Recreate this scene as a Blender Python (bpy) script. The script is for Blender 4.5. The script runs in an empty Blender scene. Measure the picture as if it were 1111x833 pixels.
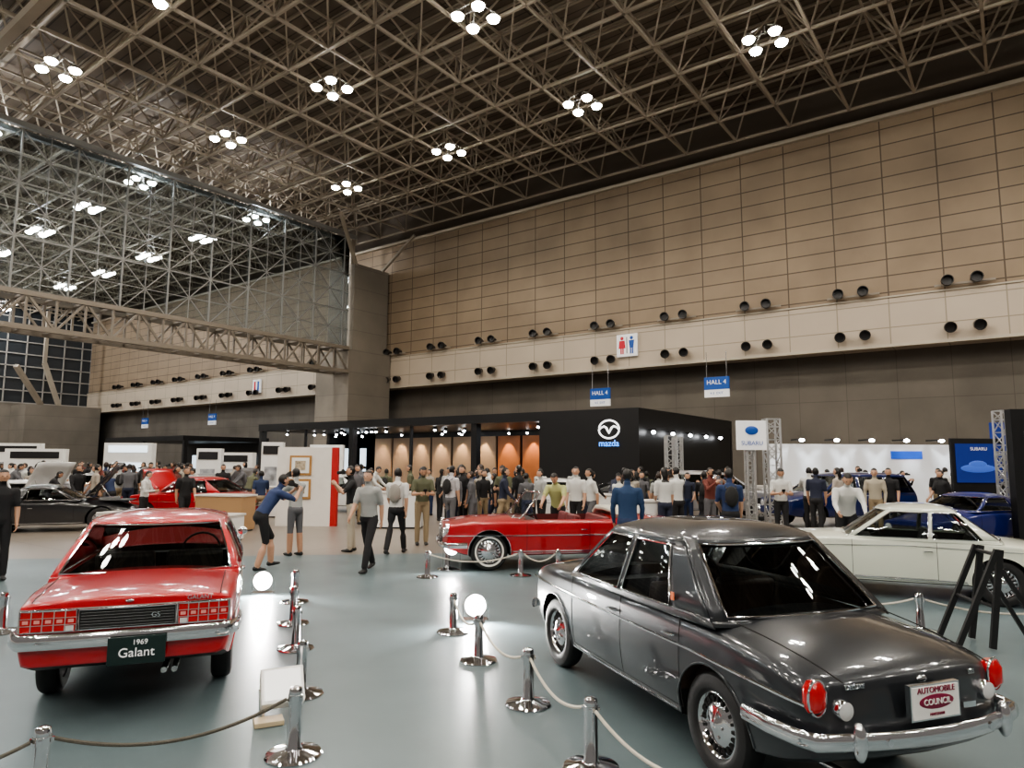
import bpy, bmesh, math, random
import numpy as np
from mathutils import Vector, Matrix
random.seed(7)
sc=bpy.context.scene
TH=math.radians(36.54); C=math.cos(TH); S=math.sin(TH); H=1.88; GZ=.006
def W(x,y,z=0): return Vector((C*x-S*y,S*x+C*y,z))
def V(*a): return Vector(a)
def rad(a): return math.radians(a)
def lerp(a,b,t): return a+(b-a)*t
# ---------------- materials
_mc={}
def pm(name,col,rough=.5,metal=0,coat=0,emit=None,es=0,noise=0,nscale=5,spec=.5,bump=0,coord='Object'):
    if name in _mc: return _mc[name]
    m=bpy.data.materials.new(name); m.use_nodes=True; nt=m.node_tree; b=nt.nodes['Principled BSDF']
    b.inputs['Base Color'].default_value=(*col,1); b.inputs['Roughness'].default_value=rough
    b.inputs['Metallic'].default_value=metal; b.inputs['Coat Weight'].default_value=coat
    b.inputs['Coat Roughness'].default_value=.03; b.inputs['Specular IOR Level'].default_value=spec
    if emit: b.inputs['Emission Color'].default_value=(*emit,1); b.inputs['Emission Strength'].default_value=es
    if noise or bump:
        tc=nt.nodes.new('ShaderNodeTexCoord'); n=nt.nodes.new('ShaderNodeTexNoise'); n.inputs['Scale'].default_value=nscale; n.inputs['Detail'].default_value=6
        nt.links.new(tc.outputs[coord],n.inputs['Vector'])
        if noise:
            r=nt.nodes.new('ShaderNodeValToRGB'); r.color_ramp.elements[0].position=.3; r.color_ramp.elements[1].position=.7
            r.color_ramp.elements[0].color=(*[c*(1-noise) for c in col],1); r.color_ramp.elements[1].color=(*[min(1,c*(1+noise)) for c in col],1)
            nt.links.new(n.outputs['Fac'],r.inputs['Fac']); nt.links.new(r.outputs['Color'],b.inputs['Base Color'])
        if bump:
            bp=nt.nodes.new('ShaderNodeBump'); bp.inputs['Strength'].default_value=bump; bp.inputs['Distance'].default_value=.02
            nt.links.new(n.outputs['Fac'],bp.inputs['Height']); nt.links.new(bp.outputs['Normal'],b.inputs['Normal'])
    _mc[name]=m; return m
def brickmat(name,c1,c2,cm,bw,rh,mort=.02,rough=.7,axes='XZ',noise=.12,off=0.0):
    m=bpy.data.materials.new(name); m.use_nodes=True; nt=m.node_tree; b=nt.nodes['Principled BSDF']; b.inputs['Roughness'].default_value=rough
    tc=nt.nodes.new('ShaderNodeTexCoord'); sp=nt.nodes.new('ShaderNodeSeparateXYZ'); cb=nt.nodes.new('ShaderNodeCombineXYZ')
    nt.links.new(tc.outputs['Object'],sp.inputs[0]); nt.links.new(sp.outputs[axes[0]],cb.inputs['X']); nt.links.new(sp.outputs[axes[1]],cb.inputs['Y'])
    br=nt.nodes.new('ShaderNodeTexBrick'); br.offset=off; br.inputs['Scale'].default_value=1; br.inputs['Brick Width'].default_value=bw; br.inputs['Row Height'].default_value=rh
    br.inputs['Mortar Size'].default_value=mort; br.inputs['Color1'].default_value=(*c1,1); br.inputs['Color2'].default_value=(*c2,1); br.inputs['Mortar'].default_value=(*cm,1)
    nt.links.new(cb.outputs[0],br.inputs['Vector'])
    n=nt.nodes.new('ShaderNodeTexNoise'); n.inputs['Scale'].default_value=.35; n.inputs['Detail'].default_value=5; nt.links.new(tc.outputs['Object'],n.inputs['Vector'])
    r=nt.nodes.new('ShaderNodeValToRGB'); r.color_ramp.elements[0].color=(1-noise,1-noise,1-noise,1); r.color_ramp.elements[1].color=(1,1,1,1)
    r.color_ramp.elements[0].position=.3; r.color_ramp.elements[1].position=.7
    nt.links.new(n.outputs['Fac'],r.inputs['Fac'])
    mx=nt.nodes.new('ShaderNodeMix'); mx.data_type='RGBA'; mx.blend_type='MULTIPLY'; mx.inputs[0].default_value=1
    nt.links.new(br.outputs['Color'],mx.inputs[6]); nt.links.new(r.outputs['Color'],mx.inputs[7]); nt.links.new(mx.outputs[2],b.inputs['Base Color'])
    return m
def glassmat(name,tint,gl=.08):
    m=bpy.data.materials.new(name); m.use_nodes=True; nt=m.node_tree
    for n in list(nt.nodes):
        if n.type!='OUTPUT_MATERIAL': nt.nodes.remove(n)
    o=[n for n in nt.nodes][0]; t=nt.nodes.new('ShaderNodeBsdfTransparent'); t.inputs[0].default_value=(*tint,1)
    g=nt.nodes.new('ShaderNodeBsdfGlossy'); g.inputs['Roughness'].default_value=.02
    fr=nt.nodes.new('ShaderNodeFresnel'); fr.inputs['IOR'].default_value=1.5
    ad=nt.nodes.new('ShaderNodeMath'); ad.operation='ADD'; ad.inputs[1].default_value=gl; ad.use_clamp=True
    mx=nt.nodes.new('ShaderNodeMixShader'); nt.links.new(fr.outputs[0],ad.inputs[0]); nt.links.new(ad.outputs[0],mx.inputs[0]); nt.links.new(t.outputs[0],mx.inputs[1]); nt.links.new(g.outputs[0],mx.inputs[2]); nt.links.new(mx.outputs[0],o.inputs[0])
    return m
CHROME=pm('chrome',(.82,.82,.84),.09,1)
STEEL=pm('brushed_steel',(.6,.6,.6),.25,1)
BLACK=pm('black_rubber',(.012,.012,.013),.55,noise=.2)
TYRE=pm('tyre_rubber',(.016,.016,.017),.6,bump=.1,nscale=60)
DARK=pm('dark_interior',(.02,.02,.022),.6)
SEAM=pm('panel_gap',(.004,.004,.004),.8)
WHITE=pm('white_paint',(.8,.8,.78),.45,noise=.03)
GLASS=glassmat('car_glass',(.62,.66,.66),.01)
GLASSC=glassmat('clear_glass',(.85,.88,.88),.03)
REDL=pm('red_lens',(.38,.006,.008),.12,0,1,emit=(1,.01,.005),es=.07)
CLR=pm('clear_lens',(.75,.75,.75),.08,.3,1)
BLKM=pm('matte_black_panel',(.012,.012,.013),.5,noise=.15)
# ---------------- mesh builder
class MB:
    def __init__(s): s.v=[];s.f=[];s.m=[]
    def add(s,vs,fs,m=0,M=None):
        o=len(s.v)
        if M is not None: vs=[M@Vector(p) for p in vs]
        s.v+=[tuple(p) for p in vs]; s.f+=[tuple(i+o for i in f) for f in fs]; s.m+=[m]*len(fs)
    def box(s,c,d,m=0,M=None):
        x,y,z=c; a,b,e=d[0]/2,d[1]/2,d[2]/2
        vs=[(x+i*a,y+j*b,z+k*e) for i in(-1,1) for j in(-1,1) for k in(-1,1)]
        s.add(vs,[(0,1,3,2),(4,6,7,5),(0,4,5,1),(2,3,7,6),(0,2,6,4),(1,5,7,3)],m,M)
    def tube(s,pts,r,n=8,m=0,closed=False,up=(0,0,1)):
        pts=[Vector(p) for p in pts]; N=len(pts); upv=Vector(up)
        rr=[(q if isinstance(q,(tuple,list)) else (q,q)) for q in (r if isinstance(r,list) else [r]*N)]
        vs=[];
        for i in range(N):
            if closed: t=pts[(i+1)%N]-pts[i-1]
            else: t=pts[min(i+1,N-1)]-pts[max(i-1,0)]
            t.normalize(); ref=upv
            if abs(t.dot(ref))>.97: ref=Vector((1,0,0)) if abs(t.x)<.9 else Vector((0,1,0))
            sd=t.cross(ref).normalized(); u2=sd.cross(t)
            for k in range(n):
                a=2*math.pi*(k+.5)/n; vs.append(pts[i]+sd*math.cos(a)*rr[i][0]+u2*math.sin(a)*rr[i][1])
        fs=[]
        for i in range(N if closed else N-1):
            j=(i+1)%N
            for k in range(n):
                l=(k+1)%n; fs.append((i*n+k,i*n+l,j*n+l,j*n+k))
        if not closed: fs.append(tuple(range(n))[::-1]); fs.append(tuple((N-1)*n+k for k in range(n)))
        s.add(vs,fs,m)
    def grid(s,rows,m=0):
        n=len(rows[0]); vs=[p for r in rows for p in r]
        s.add(vs,[(i*n+j,i*n+j+1,(i+1)*n+j+1,(i+1)*n+j) for i in range(len(rows)-1) for j in range(n-1)],m)
    def lathe(s,prof,n=24,m=0,M=None,ms=None):
        N=len(prof); vs=[(r*math.cos(2*math.pi*k/n),r*math.sin(2*math.pi*k/n),h) for r,h in prof for k in range(n)]
        o=len(s.v)
        if M is not None: vs=[M@Vector(p) for p in vs]
        s.v+=[tuple(p) for p in vs]
        for i in range(N-1):
            for k in range(n):
                l=(k+1)%n; s.f.append((o+i*n+k,o+i*n+l,o+(i+1)*n+l,o+(i+1)*n+k)); s.m.append(ms[i] if ms else m)
    def ell(s,c,r,m=0,R=None,nu=16,nv=10):
        c=Vector(c); vs=[];
        for i in range(nv+1):
            ph=math.pi*i/nv
            for k in range(nu):
                a=2*math.pi*k/nu; p=Vector((r[0]*math.sin(ph)*math.cos(a),r[1]*math.sin(ph)*math.sin(a),r[2]*math.cos(ph)))
                if R is not None: p=R@p
                vs.append(c+p)
        s.add(vs,[(i*nu+k,i*nu+(k+1)%nu,(i+1)*nu+(k+1)%nu,(i+1)*nu+k) for i in range(nv) for k in range(nu)],m)
    def mesh(s,name,mats,ang=35,smooth=True):
        me=bpy.data.meshes.new(name); me.from_pydata(s.v,[],s.f)
        for mt in mats: me.materials.append(mt)
        me.polygons.foreach_set('material_index',s.m)
        fixmesh(me,ang,smooth); return me
    def obj(s,name,mats,parent=None,loc=(0,0,0),rz=0,ang=35,smooth=True,bev=0,sol=0):
        o=bpy.data.objects.new(name,s.mesh(name,mats,ang,smooth)); sc.collection.objects.link(o)
        o.location=loc; o.rotation_euler=(0,0,rz)
        if parent: o.parent=parent
        if sol: md=o.modifiers.new('sol','SOLIDIFY'); md.thickness=sol; md.offset=0
        if bev: md=o.modifiers.new('bev','BEVEL'); md.width=bev; md.segments=2; md.limit_method='ANGLE'; md.angle_limit=rad(40)
        return o
def fixmesh(me,ang=35,smooth=True):
    bm=bmesh.new(); bm.from_mesh(me); bmesh.ops.remove_doubles(bm,verts=bm.verts,dist=1e-5)
    bmesh.ops.dissolve_degenerate(bm,edges=bm.edges,dist=1e-6)
    bmesh.ops.recalc_face_normals(bm,faces=bm.faces)
    if smooth:
        for f in bm.faces: f.smooth=True
        th=rad(ang)
        for e in bm.edges:
            e.smooth = not(len(e.link_faces)==2 and e.calc_face_angle(0)>th)
    bm.to_mesh(me); bm.free()
def empty(name,loc=(0,0,0),rz=0):
    o=bpy.data.objects.new(name,None); sc.collection.objects.link(o); o.location=loc; o.rotation_euler=(0,0,rz); o.empty_display_size=.2; return o
def link(name,me,loc,rz=0,parent=None,scale=1):
    o=bpy.data.objects.new(name,me); sc.collection.objects.link(o); o.location=loc; o.rotation_euler=(0,0,rz); o.scale=(scale,)*3
    if parent: o.parent=parent
    return o
def text(name,body,size,mat,M,parent=None,ext=.002):
    cu=bpy.data.curves.new(name,'FONT'); cu.body=body; cu.size=size; cu.extrude=ext; cu.align_x='CENTER'; cu.align_y='CENTER'
    t=bpy.data.objects.new(name+'_c',cu); sc.collection.objects.link(t)
    dg=bpy.context.evaluated_depsgraph_get(); me=bpy.data.meshes.new_from_object(t.evaluated_get(dg)); bpy.data.objects.remove(t)
    me.materials.clear(); me.materials.append(mat)
    o=bpy.data.objects.new(name,me); sc.collection.objects.link(o)
    if parent: o.parent=parent
    o.matrix_local=M; return o
def segmesh(name,segs,r,mat,parent=None):
    vs=[];fs=[]
    for a,b,*q in segs:
        rr=q[0] if q else r
        a=Vector(a);b=Vector(b);t=(b-a)
        if t.length<1e-4: continue
        t.normalize(); ref=Vector((0,0,1)) if abs(t.z)<.9 else Vector((1,0,0)); sd=t.cross(ref).normalized()*rr; u=sd.cross(t).normalized()*rr
        o=len(vs)
        for p in(a,b): vs+= [tuple(p+sd+u),tuple(p-sd+u),tuple(p-sd-u),tuple(p+sd-u)]
        fs+=[(o,o+1,o+5,o+4),(o+1,o+2,o+6,o+5),(o+2,o+3,o+7,o+6),(o+3,o,o+4,o+7),(o,o+3,o+2,o+1),(o+4,o+5,o+6,o+7)]
    me=bpy.data.meshes.new(name); me.from_pydata(vs,[],fs); me.materials.append(mat)
    o=bpy.data.objects.new(name,me); sc.collection.objects.link(o)
    if parent: o.parent=parent
    return o
def boxobj(name,x0,x1,y0,y1,z0,z1,mat,parent=None,bev=0):
    m=MB(); m.box(((x0+x1)/2,(y0+y1)/2,(z0+z1)/2),(x1-x0,y1-y0,z1-z0)); return m.obj(name,[mat],parent,smooth=False,bev=bev)
# ---------------- hall shell (world X=-A, Y toward the long wall)
XL,XR=-104,22; YB,YW=-24,41
floorm=brickmat('hall_concrete_floor',(.25,.215,.18),(.235,.20,.17),(.18,.155,.13),6,6,.02,.36,'XY',.25)
boxobj('floor',XL,XR,YB,YW+1.5,-.3,0,floorm)
carpm=pm('grey_carpet',(.118,.156,.168),.36,noise=.12,nscale=1.2,bump=.05,spec=.5)
m=MB(); poly=[(-9.5,-5),(15,-5),(15,15),(0,14.4),(-9.5,13.0)]
pv=[W(x,y,0) for x,y in poly]+[W(x,y,GZ) for x,y in poly]; n=len(poly)
m.add(pv,[tuple(range(n)),tuple(range(n,2*n))]+[(i,(i+1)%n,n+(i+1)%n,n+i) for i in range(n)]); m.obj('grey_exhibition_carpet',[carpm],smooth=False)
wallm=brickmat('wall_panel_tan',(.35,.265,.18),(.325,.245,.168),(.125,.09,.06),2.57,.92,.035,.6,'XZ',.25)
bandm=brickmat('wall_band_cream',(.56,.475,.375),(.54,.455,.36),(.33,.28,.21),2.57,1.3,.03,.6,'XZ',.10)
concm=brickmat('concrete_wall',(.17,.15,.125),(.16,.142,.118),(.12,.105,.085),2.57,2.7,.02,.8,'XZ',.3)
boxobj('wall_right',XL,XR,YW,YW+1.6,10.75,20.8,wallm)
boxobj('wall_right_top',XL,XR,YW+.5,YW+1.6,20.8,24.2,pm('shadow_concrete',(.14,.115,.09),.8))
boxobj('wall_right_band',XL,XR,YW-.12,YW+1.6,8.1,10.75,bandm)
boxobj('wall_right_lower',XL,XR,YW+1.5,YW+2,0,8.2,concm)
m=MB(); m.box(((XL+XR)/2,YW-.15,20.85),(XR-XL,.35,.22)); m.box(((XL+XR)/2,YW-.17,8.12),(XR-XL,.12,.16)); m.box(((XL+XR)/2,YW-.15,10.76),(XR-XL,.1,.08))
m.obj('trim_1',[pm('cream_trim',(.52,.46,.37),.5)],smooth=False)
concX=brickmat('concrete_pier',(.25,.22,.18),(.24,.21,.17),(.17,.145,.12),50,1.8,.02,.8,'YZ',.25)
boxobj('wall_far',XL-.6,XL,YB,YW+1.5,0,9,concX)
m=MB(); m.box((XL-.3,8,16),(.3,66,14)); m.obj('wall_far_glazing',[pm('dim_glazing',(.035,.04,.045),.15)],smooth=False)
segmesh('window_1',[((XL+.05,y,9),(XL+.05,y,22)) for y in np.arange(YB,YW,2.2)]+[((XL+.05,YB,z),(XL+.05,YW,z)) for z in np.arange(9,22,1.6)],.07,pm('mullion',(.35,.33,.3),.5))
ceilm=brickmat('roof_deck',(.17,.135,.10),(.155,.124,.094),(.07,.056,.043),3.07,.72,.04,.75,'XY',.3)
boxobj('ceiling',XL,XR,YB,YW+1.6,24.2,24.5,ceilm)
# space frame
frm=pm('truss_paint',(.36,.31,.245),.5,noise=.1,nscale=.4)
dx,dy=3.07,2.884; segs=[]
xs=[-7.8-dx/2+dx*i for i in range(-31,10)]; ys=[28.9-dy/2+dy*j for j in range(-18,5)]
ys=[y for y in ys if y<YW+.5]
zl,zt=20.9,23.6
for i,x in enumerate(xs):
    for j,y in enumerate(ys):
        if i+1<len(xs): segs.append(((x,y,zl),(xs[i+1],y,zl),.062))
        if j+1<len(ys): segs.append(((x,y,zl),(x,ys[j+1],zl),.062))
        if i+1<len(xs) and j+1<len(ys):
            cx,cy=x+dx/2,y+dy/2
            for a,b in((x,y),(x+dx,y),(x,y+dy),(x+dx,y+dy)): segs.append(((a,b,zl),(cx,cy,zt),.038))
            if i+2<len(xs): segs.append(((cx,cy,zt),(cx+dx,cy,zt),.055)); segs.append(((cx,cy,23.9),(cx+dx,cy,23.9),.03))
            if j+2<len(ys): segs.append(((cx,cy,zt),(cx,cy+dy,zt),.055))
for y in np.arange(YB,YW,1.44): segs.append(((XL,y,24.1),(XR,y,24.1),.06))
segmesh('ceiling_space_frame',segs,.06,frm)
segmesh('ceiling_service_beam',[((-43,9.3,20.3),(20,9.3,20.3),.2)]+[((x,9.3,20.3),(x,9.3,20.9),.05) for x in np.arange(-42,20,6.14)],.2,frm)
# divider truss beam, lattice and piers
XD=-44.2; segs=[]
yb0,yb1=YB,36.1
for xo in(-.9,.9):
    for z in(9.0,10.9): segs.append(((XD+xo,yb0,z),(XD+xo,yb1,z),.14))
    k=0; y=yb1
    while y>yb0+1.5:
        segs.append(((XD+xo,y,9.0),(XD+xo,y,10.9),.06)); segs.append(((XD+xo,y,10.9 if k%2 else 9.0),(XD+xo,y-1.5,9.0 if k%2 else 10.9),.06)); k+=1; y-=1.5
y=yb1
while y>yb0:
    for z in(9.0,10.9): segs.append(((XD-.9,y,z),(XD+.9,y,z),.06))
    y-=1.5
segmesh('divider_truss_beam',segs,.1,pm('beam_paint',(.20,.17,.135),.5))
segs=[]; ye=36.7
y=28.9-dy/2+dy*3
while y>YB:
    segs.append(((XD,y,11.1),(XD,y,20.4),.045)); segs.append(((XD,y-dy/2,11.1),(XD,y-dy/2,20.4),.022))
    for z in(11.1,14.2,17.3):
        segs.append(((XD,y,z),(XD,y-dy,z+3.1),.026)); segs.append(((XD,y-dy,z),(XD,y,z+3.1),.026))
    y-=dy
for z in(14.2,17.3): segs.append(((XD,YB,z),(XD,ye,z),.04))
for z in(12.65,15.75,18.85): segs.append(((XD,YB,z),(XD,ye,z),.022))
for xo in(-.6,.6):
    for z in(20.4,): segs.append(((XD+xo,YB,z),(XD+xo,ye,z),.15))
segmesh('divider_lattice',segs,.05,pm('lattice_paint',(.24,.235,.22),.5))
m=MB(); m.box((XD-.12,(YB+ye)/2,15.75),(.03,ye-YB,9.3)); m.obj('window_2',[glassmat('divider_glass',(.76,.81,.83),.10)],smooth=False)
pr=empty('concrete_pier')
boxobj('pier_base',-47.5,-43.3,36.2,40.7,0,10.9,concX,pr); boxobj('pier_shaft',-47,-43.8,36.9,40.7,10.9,18.3,concX,pr)
segmesh('pier_struts',[((-45,37.5,18.3),(-45,37.5,20.8),.2),((-44,37.2,18.2),(-41,33,20.8),.13),((-44,40,18.2),(-40,40,20.8),.1)],.1,frm,pr)
pr=empty('concrete_pier')
boxobj('pier_base',-103.9,-99,32,40.7,0,8.6,concX,pr); segmesh('pier_struts',[((-100,34,8.6),(-97,30,13),.25),((-100,36,8.6),(-100,34,14),.25),((-100,34,14),(-100,34,20.8),.2)],.1,frm,pr)
# ceiling lights
EM=pm('lamp_glow',(1,1,1),.5,emit=(1,.97,.90),es=80)
m=MB()
for a in(-.55,.55):
    for b in(-.5,.5):
        T=Matrix.Translation((a,b,0)); m.lathe([(.06,.28),(.1,.24),(.26,.03),(.28,0)],14,1,T); m.ell((a,b,-.04),(.25,.25,.15),0,nu=12,nv=6)
        m.tube([(a,b,.26),(a*.3,b*.3,.6)],.03,6,1)
m.tube([(-.55,0,.35),(.55,0,.35)],.03,6,1); m.tube([(0,0,.3),(0,0,.68)],.03,6,1)
lmesh=m.mesh('high_bay_lamp',[EM,pm('lamp_housing',(.5,.48,.45),.4,.5)])
for i in range(-3,11):
    for j in range(-4,3):
        x=-(7.8+9.2*i); y=28.9+8.65*(j-2)
        if i==4: x-=1.3
        if x<XL+3 or x>XR-2: continue
        if x<-50 and j<-3: continue
        link('ceiling_light_cluster',lmesh,(x,y,20.15))
        near=x>-44
        if near or (i%2==0 and j>-3):
            far=not near
            l=bpy.data.lights.new('lamp','POINT' if far else 'SPOT'); l.energy=980 if near else 1000; l.color=(1,.90,.77) if near else (.95,.97,1); l.shadow_soft_size=.2
            if near: l.spot_size=rad(160); l.spot_blend=.35
            o=bpy.data.objects.new('high_bay_light',l); sc.collection.objects.link(o); o.location=(x,y,19.85)
# wall air nozzles
m=MB()
def nozzle(m,x,z,up):
    d=Vector((.25,-1,.0 if up else -.25)).normalized(); M=Matrix.Translation((x,0,z))@d.to_track_quat('Z','Y').to_matrix().to_4x4()@Matrix.Scale(.82,4)
    m.lathe([(.0,-.1),(.22,-.1),(.24,.3),(.34,.5),(.34,.75),(.30,.75),(.27,.45),(0,.4)],16,0,M)
for k in range(-3,19):
    x=-(1.9+5.13*k); 
    if -48<x<-43: continue
    for dxx in(-.62,.62): nozzle(m,x+dxx,11.15,True); nozzle(m,x+dxx,8.85,False)
    m.box((x+.2,-.2,10.98),(2.6,.12,.1),1)
m.obj('wall_air_nozzles',[pm('nozzle_black',(.02,.018,.017),.4),pm('nozzle_bracket',(.3,.26,.21),.5)],loc=(0,YW-.15,0))
# signs
BLUE=pm('sign_blue',(.01,.07,.3),.4,emit=(.02,.12,.5),es=.15); SW=pm('sign_white',(.8,.8,.8),.4,emit=(1,1,1),es=.2); SRED=pm('sign_red',(.6,.02,.04),.4)
def frontM(x,y,z): return Matrix.Translation((x,y,z))@Matrix.Rotation(rad(90),4,'X')
def hsign(x,y,z):
    r=empty('hall_number_sign',(x,y,z)); a=MB(); a.box((0,0,.3),(1.5,.12,.75),0); a.box((0,0,-.3),(1.5,.1,.45),1); a.tube([(-.6,0,.6),(-.6,0,2.2)],.02,5,2); a.tube([(.6,0,.6),(.6,0,2.2)],.02,5,2)
    a.obj('sign_panel',[BLUE,SW,STEEL],r,smooth=False); text('sign_text','HALL 4',.38,SW,frontM(0,-.07,.35),r); text('sign_code','4-5  EXIT',.2,BLUE,frontM(0,-.06,-.3),r)
hsign(-22.4,40.2,6.1); hsign(-14.2,39.6,6.25); hsign(-70,40,6.1); hsign(-85,40,6.1)
r=empty('restroom_sign',(-20.6,YW-.3,9.6)); a=MB(); a.box((0,0,0),(1.5,.12,1.5),0); a.box((0,-.07,0),(.05,.02,1.1),3)
for sx,mt in((-.35,1),(.35,2)):
    a.ell((sx,-.08,.48),(.12,.03,.12),mt); a.add([(sx-.2,-.08,.32),(sx+.2,-.08,.32),(sx+(.13 if mt==2 else .26),-.08,-.2),(sx-(.13 if mt==2 else .26),-.08,-.2)],[(0,1,2,3)],mt); a.box((sx-.07,-.08,-.38),(.09,.02,.4),mt); a.box((sx+.07,-.08,-.38),(.09,.02,.4),mt)
a.obj('sign_face',[SW,SRED,BLUE,DARK],r,smooth=False)
r=empty('restroom_sign',(-63,YW-.3,9.4)); a=MB(); a.box((0,0,0),(1.4,.12,1.4),0); a.box((-.3,-.08,0),(.3,.02,1),1); a.box((.3,-.08,0),(.3,.02,1),2); a.obj('sign_face',[SW,SRED,BLUE],r)
# ---------------- interpolation
def interp(tab):
    xs=[p[0] for p in tab]; ys=[p[1] for p in tab]; n=len(xs)
    d=[(ys[i+1]-ys[i])/(xs[i+1]-xs[i]) for i in range(n-1)]
    mm=[d[0]]+[0 if d[i-1]*d[i]<=0 else 2*d[i-1]*d[i]/(d[i-1]+d[i]) for i in range(1,n-1)]+[d[-1]]
    def f(x):
        x=min(max(x,xs[0]),xs[-1]); i=0
        while i<n-2 and x>xs[i+1]: i+=1
        h=xs[i+1]-xs[i]; t=(x-xs[i])/h
        return (2*t**3-3*t*t+1)*ys[i]+(t**3-2*t*t+t)*h*mm[i]+(-2*t**3+3*t*t)*ys[i+1]+(t**3-t*t)*h*mm[i+1]
    return f
_wh={}
def wheelmesh(R,ww,style):
    k=(R,ww,style)
    if k in _wh: return _wh[k]
    m=MB(); rr=R*.62; wmat=3 if ww else 0
    m.lathe([(rr,.060),(rr+.012,.076),(rr+.02,.08),(rr+.052,.084),(R-.02,.074),(R-.004,.055),(R,.04),(R,-.04),(R-.012,-.065),(R-.04,-.08),(rr,-.07)],40,0,ms=[0,0,wmat,0,0,0,0,0,0,0])
    rm=1 if style!='steel' else 2
    m.lathe([(rr,.060),(rr-.008,.064),(rr-.02,.05),(rr-.03,.03),(rr-.05,.036),(rr*.62,.05),(rr*.55,.056),(rr*.45,.062),(rr*.2,.08),(rr*.12,.088),(0,.09)],40,0,ms=[1,1,1,rm,rm,rm,1,1,1,1])
    m.lathe([(rr,-.06),(.05,-.05),(0,-.05)],24,4)
    nn=20 if style=='cap' else 10
    for i in range(nn):
        a=2*math.pi*i/nn; M=Matrix.Rotation(a,4,'Z')@Matrix.Translation((rr*.76,0,.043)); m.box((0,0,0),(rr*.2,rr*.09,.012),4,M)
    for i in range(6):
        a=2*math.pi*i/6; m.ell((rr*.36*math.cos(a),rr*.36*math.sin(a),.07),(.01,.01,.012),1,nu=6,nv=4)
    me=m.mesh('wheel',[TYRE,CHROME,pm('wheel_silver',(.5,.5,.5),.3,.6),pm('whitewall',(.75,.74,.7),.5),SEAM]); _wh[k]=me; return me
def make_car(name,sp,x,y,hd,paint,seat=(.05,.045,.04),bonnet=False):
    ang=math.atan2(hd[1],hd[0])+TH; root=empty(name,W(x,y,GZ if y<13.5 else 0),ang)
    L0,L1=sp['L']; wb=sp['wb']; R=sp['R']; hw=wb/2
    top=interp(sp['top']);sh=interp(sp['sh']);wid=interp(sp['wid']);bot=interp(sp['bot'])
    rs=sp.get('rs',.05); kb=sp.get('kb',.07); kt=sp.get('kt',.03); er=sp.get('er',.05)
    rk,bw,rkf,bwf=sp.get('rk',.1),sp.get('bw',.04),sp.get('rkf',-.1),sp.get('bwf',.08)
    def dims(x):
        e=max(0,min(x-L0,L1-x)); ins=0
        if e<er: ins=er-math.sqrt(max(0,er*er-(er-e)**2))
        return wid(x)-ins, sh(x)-ins*.4, top(x)-ins*.4, bot(x)+ins*.4
    def prof(s): return 1-kb*(1-s)**2.5-kt*s**2
    def side_y(x,z):
        w,zs,zt,zb=dims(x); s=min(1,max(0,(z-zb)/(zs-zb))); return w*prof(s)
    wr=wid(L0); wf=wid(L1)
    def warp(x,y,z):
        a=max(0,1-(x-L0)/.4); b=max(0,1-(L1-x)/.4); a=a*a*(3-2*a); b=b*b*(3-2*b)
        return (x+a*(rk*(z-.6)+bw*(y/wr)**2)+b*(rkf*(z-.6)-bwf*(y/wf)**2),y,z)
    fxr=lambda y,z: L0+rk*(z-.6)+bw*(y/wr)**2
    fxf=lambda y,z: L1+rkf*(z-.6)-bwf*(y/wf)**2
    def half(x):
        w,zs,zt,zb=dims(x); pts=[(0,zb),(w*.5,zb),(w*.85,zb)]; r=rs
        for i in range(11):
            s=i/10; z=lerp(zb+.02,zs-r,s); pts.append((w*prof((z-zb)/(zs-zb)),z))
        w1=pts[-1][0]
        for i in range(1,5):
            a=rad(75)*i/4; pts.append((w1-r+r*math.cos(a),zs-r+r*math.sin(a)))
        ye,ze=pts[-1]
        for i in range(1,9):
            q=1-i/8; pts.append((q*ye,ze+(max(zt,ze+.002)-ze)*(1-q**2.4)))
        return pts
    st=[L0,L0+er*.05,L0+er*.2,L0+er*.5,L0+er]; n=44
    st+=[lerp(L0+er,L1-er,i/n) for i in range(1,n)]+[L1-er,L1-er*.5,L1-er*.2,L1-er*.05,L1]
    m=MB(); rings=[]
    for xx in st:
        h=half(xx); rg=[(xx,a,b) for a,b in h]+[(xx,-a,b) for a,b in h[-2:0:-1]]; rings.append(rg)
    n=len(rings[0]); vs=[warp(*p) for r_ in rings for p in r_]
    fs=[(i*n+k,i*n+(k+1)%n,(i+1)*n+(k+1)%n,(i+1)*n+k) for i in range(len(rings)-1) for k in range(n)]
    m.add(vs,fs,0)
    for rg,xx in((rings[0],L0),(rings[-1],L1)):
        zc=(rg[0][2]+rg[len(rg)//2][2])/2; prev=[warp(*p) for p in rg]
        for k in(.8,.5,.2):
            cur=[warp(xx,p[1]*k,zc+(p[2]-zc)*k) for p in rg]
            m.add(prev+cur,[(i,(i+1)%n,n+(i+1)%n,n+i) for i in range(n)],0); prev=cur
        m.add(prev+[warp(xx,0,zc)],[(i,(i+1)%n,n) for i in range(n)],0)
    body=m.obj('body',[paint,BLACK,pm('interior_%.2f_%.2f'%(seat[0],seat[1]),tuple(c*.7 for c in seat),.6)],root,ang=28)
    # cutters
    Ra=sp.get('Ra',R+.045); c=MB()
    for wx in(-hw,hw):
        for sy in(-1,1):
            M=Matrix.Translation((wx,sy*.42,R))@Matrix.Rotation(-sy*math.pi/2,4,'X'); c.lathe([(0,0),(Ra,0),(Ra,.9),(0,.9)],40,0,M)
    cb=sp['cab']; cav=(cb['xr0']+cb.get('cr',.12),cb['xw0']-.12,cb['yb']-.07,.42)
    c.box(((cav[0]+cav[1])/2,0,1.4),(cav[1]-cav[0],cav[2]*2,1.96))
    co=c.obj('cut',[paint],root,smooth=False)
    bo=body.modifiers.new('b','BOOLEAN'); bo.object=co; bo.operation='DIFFERENCE'; bo.solver='EXACT'
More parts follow.
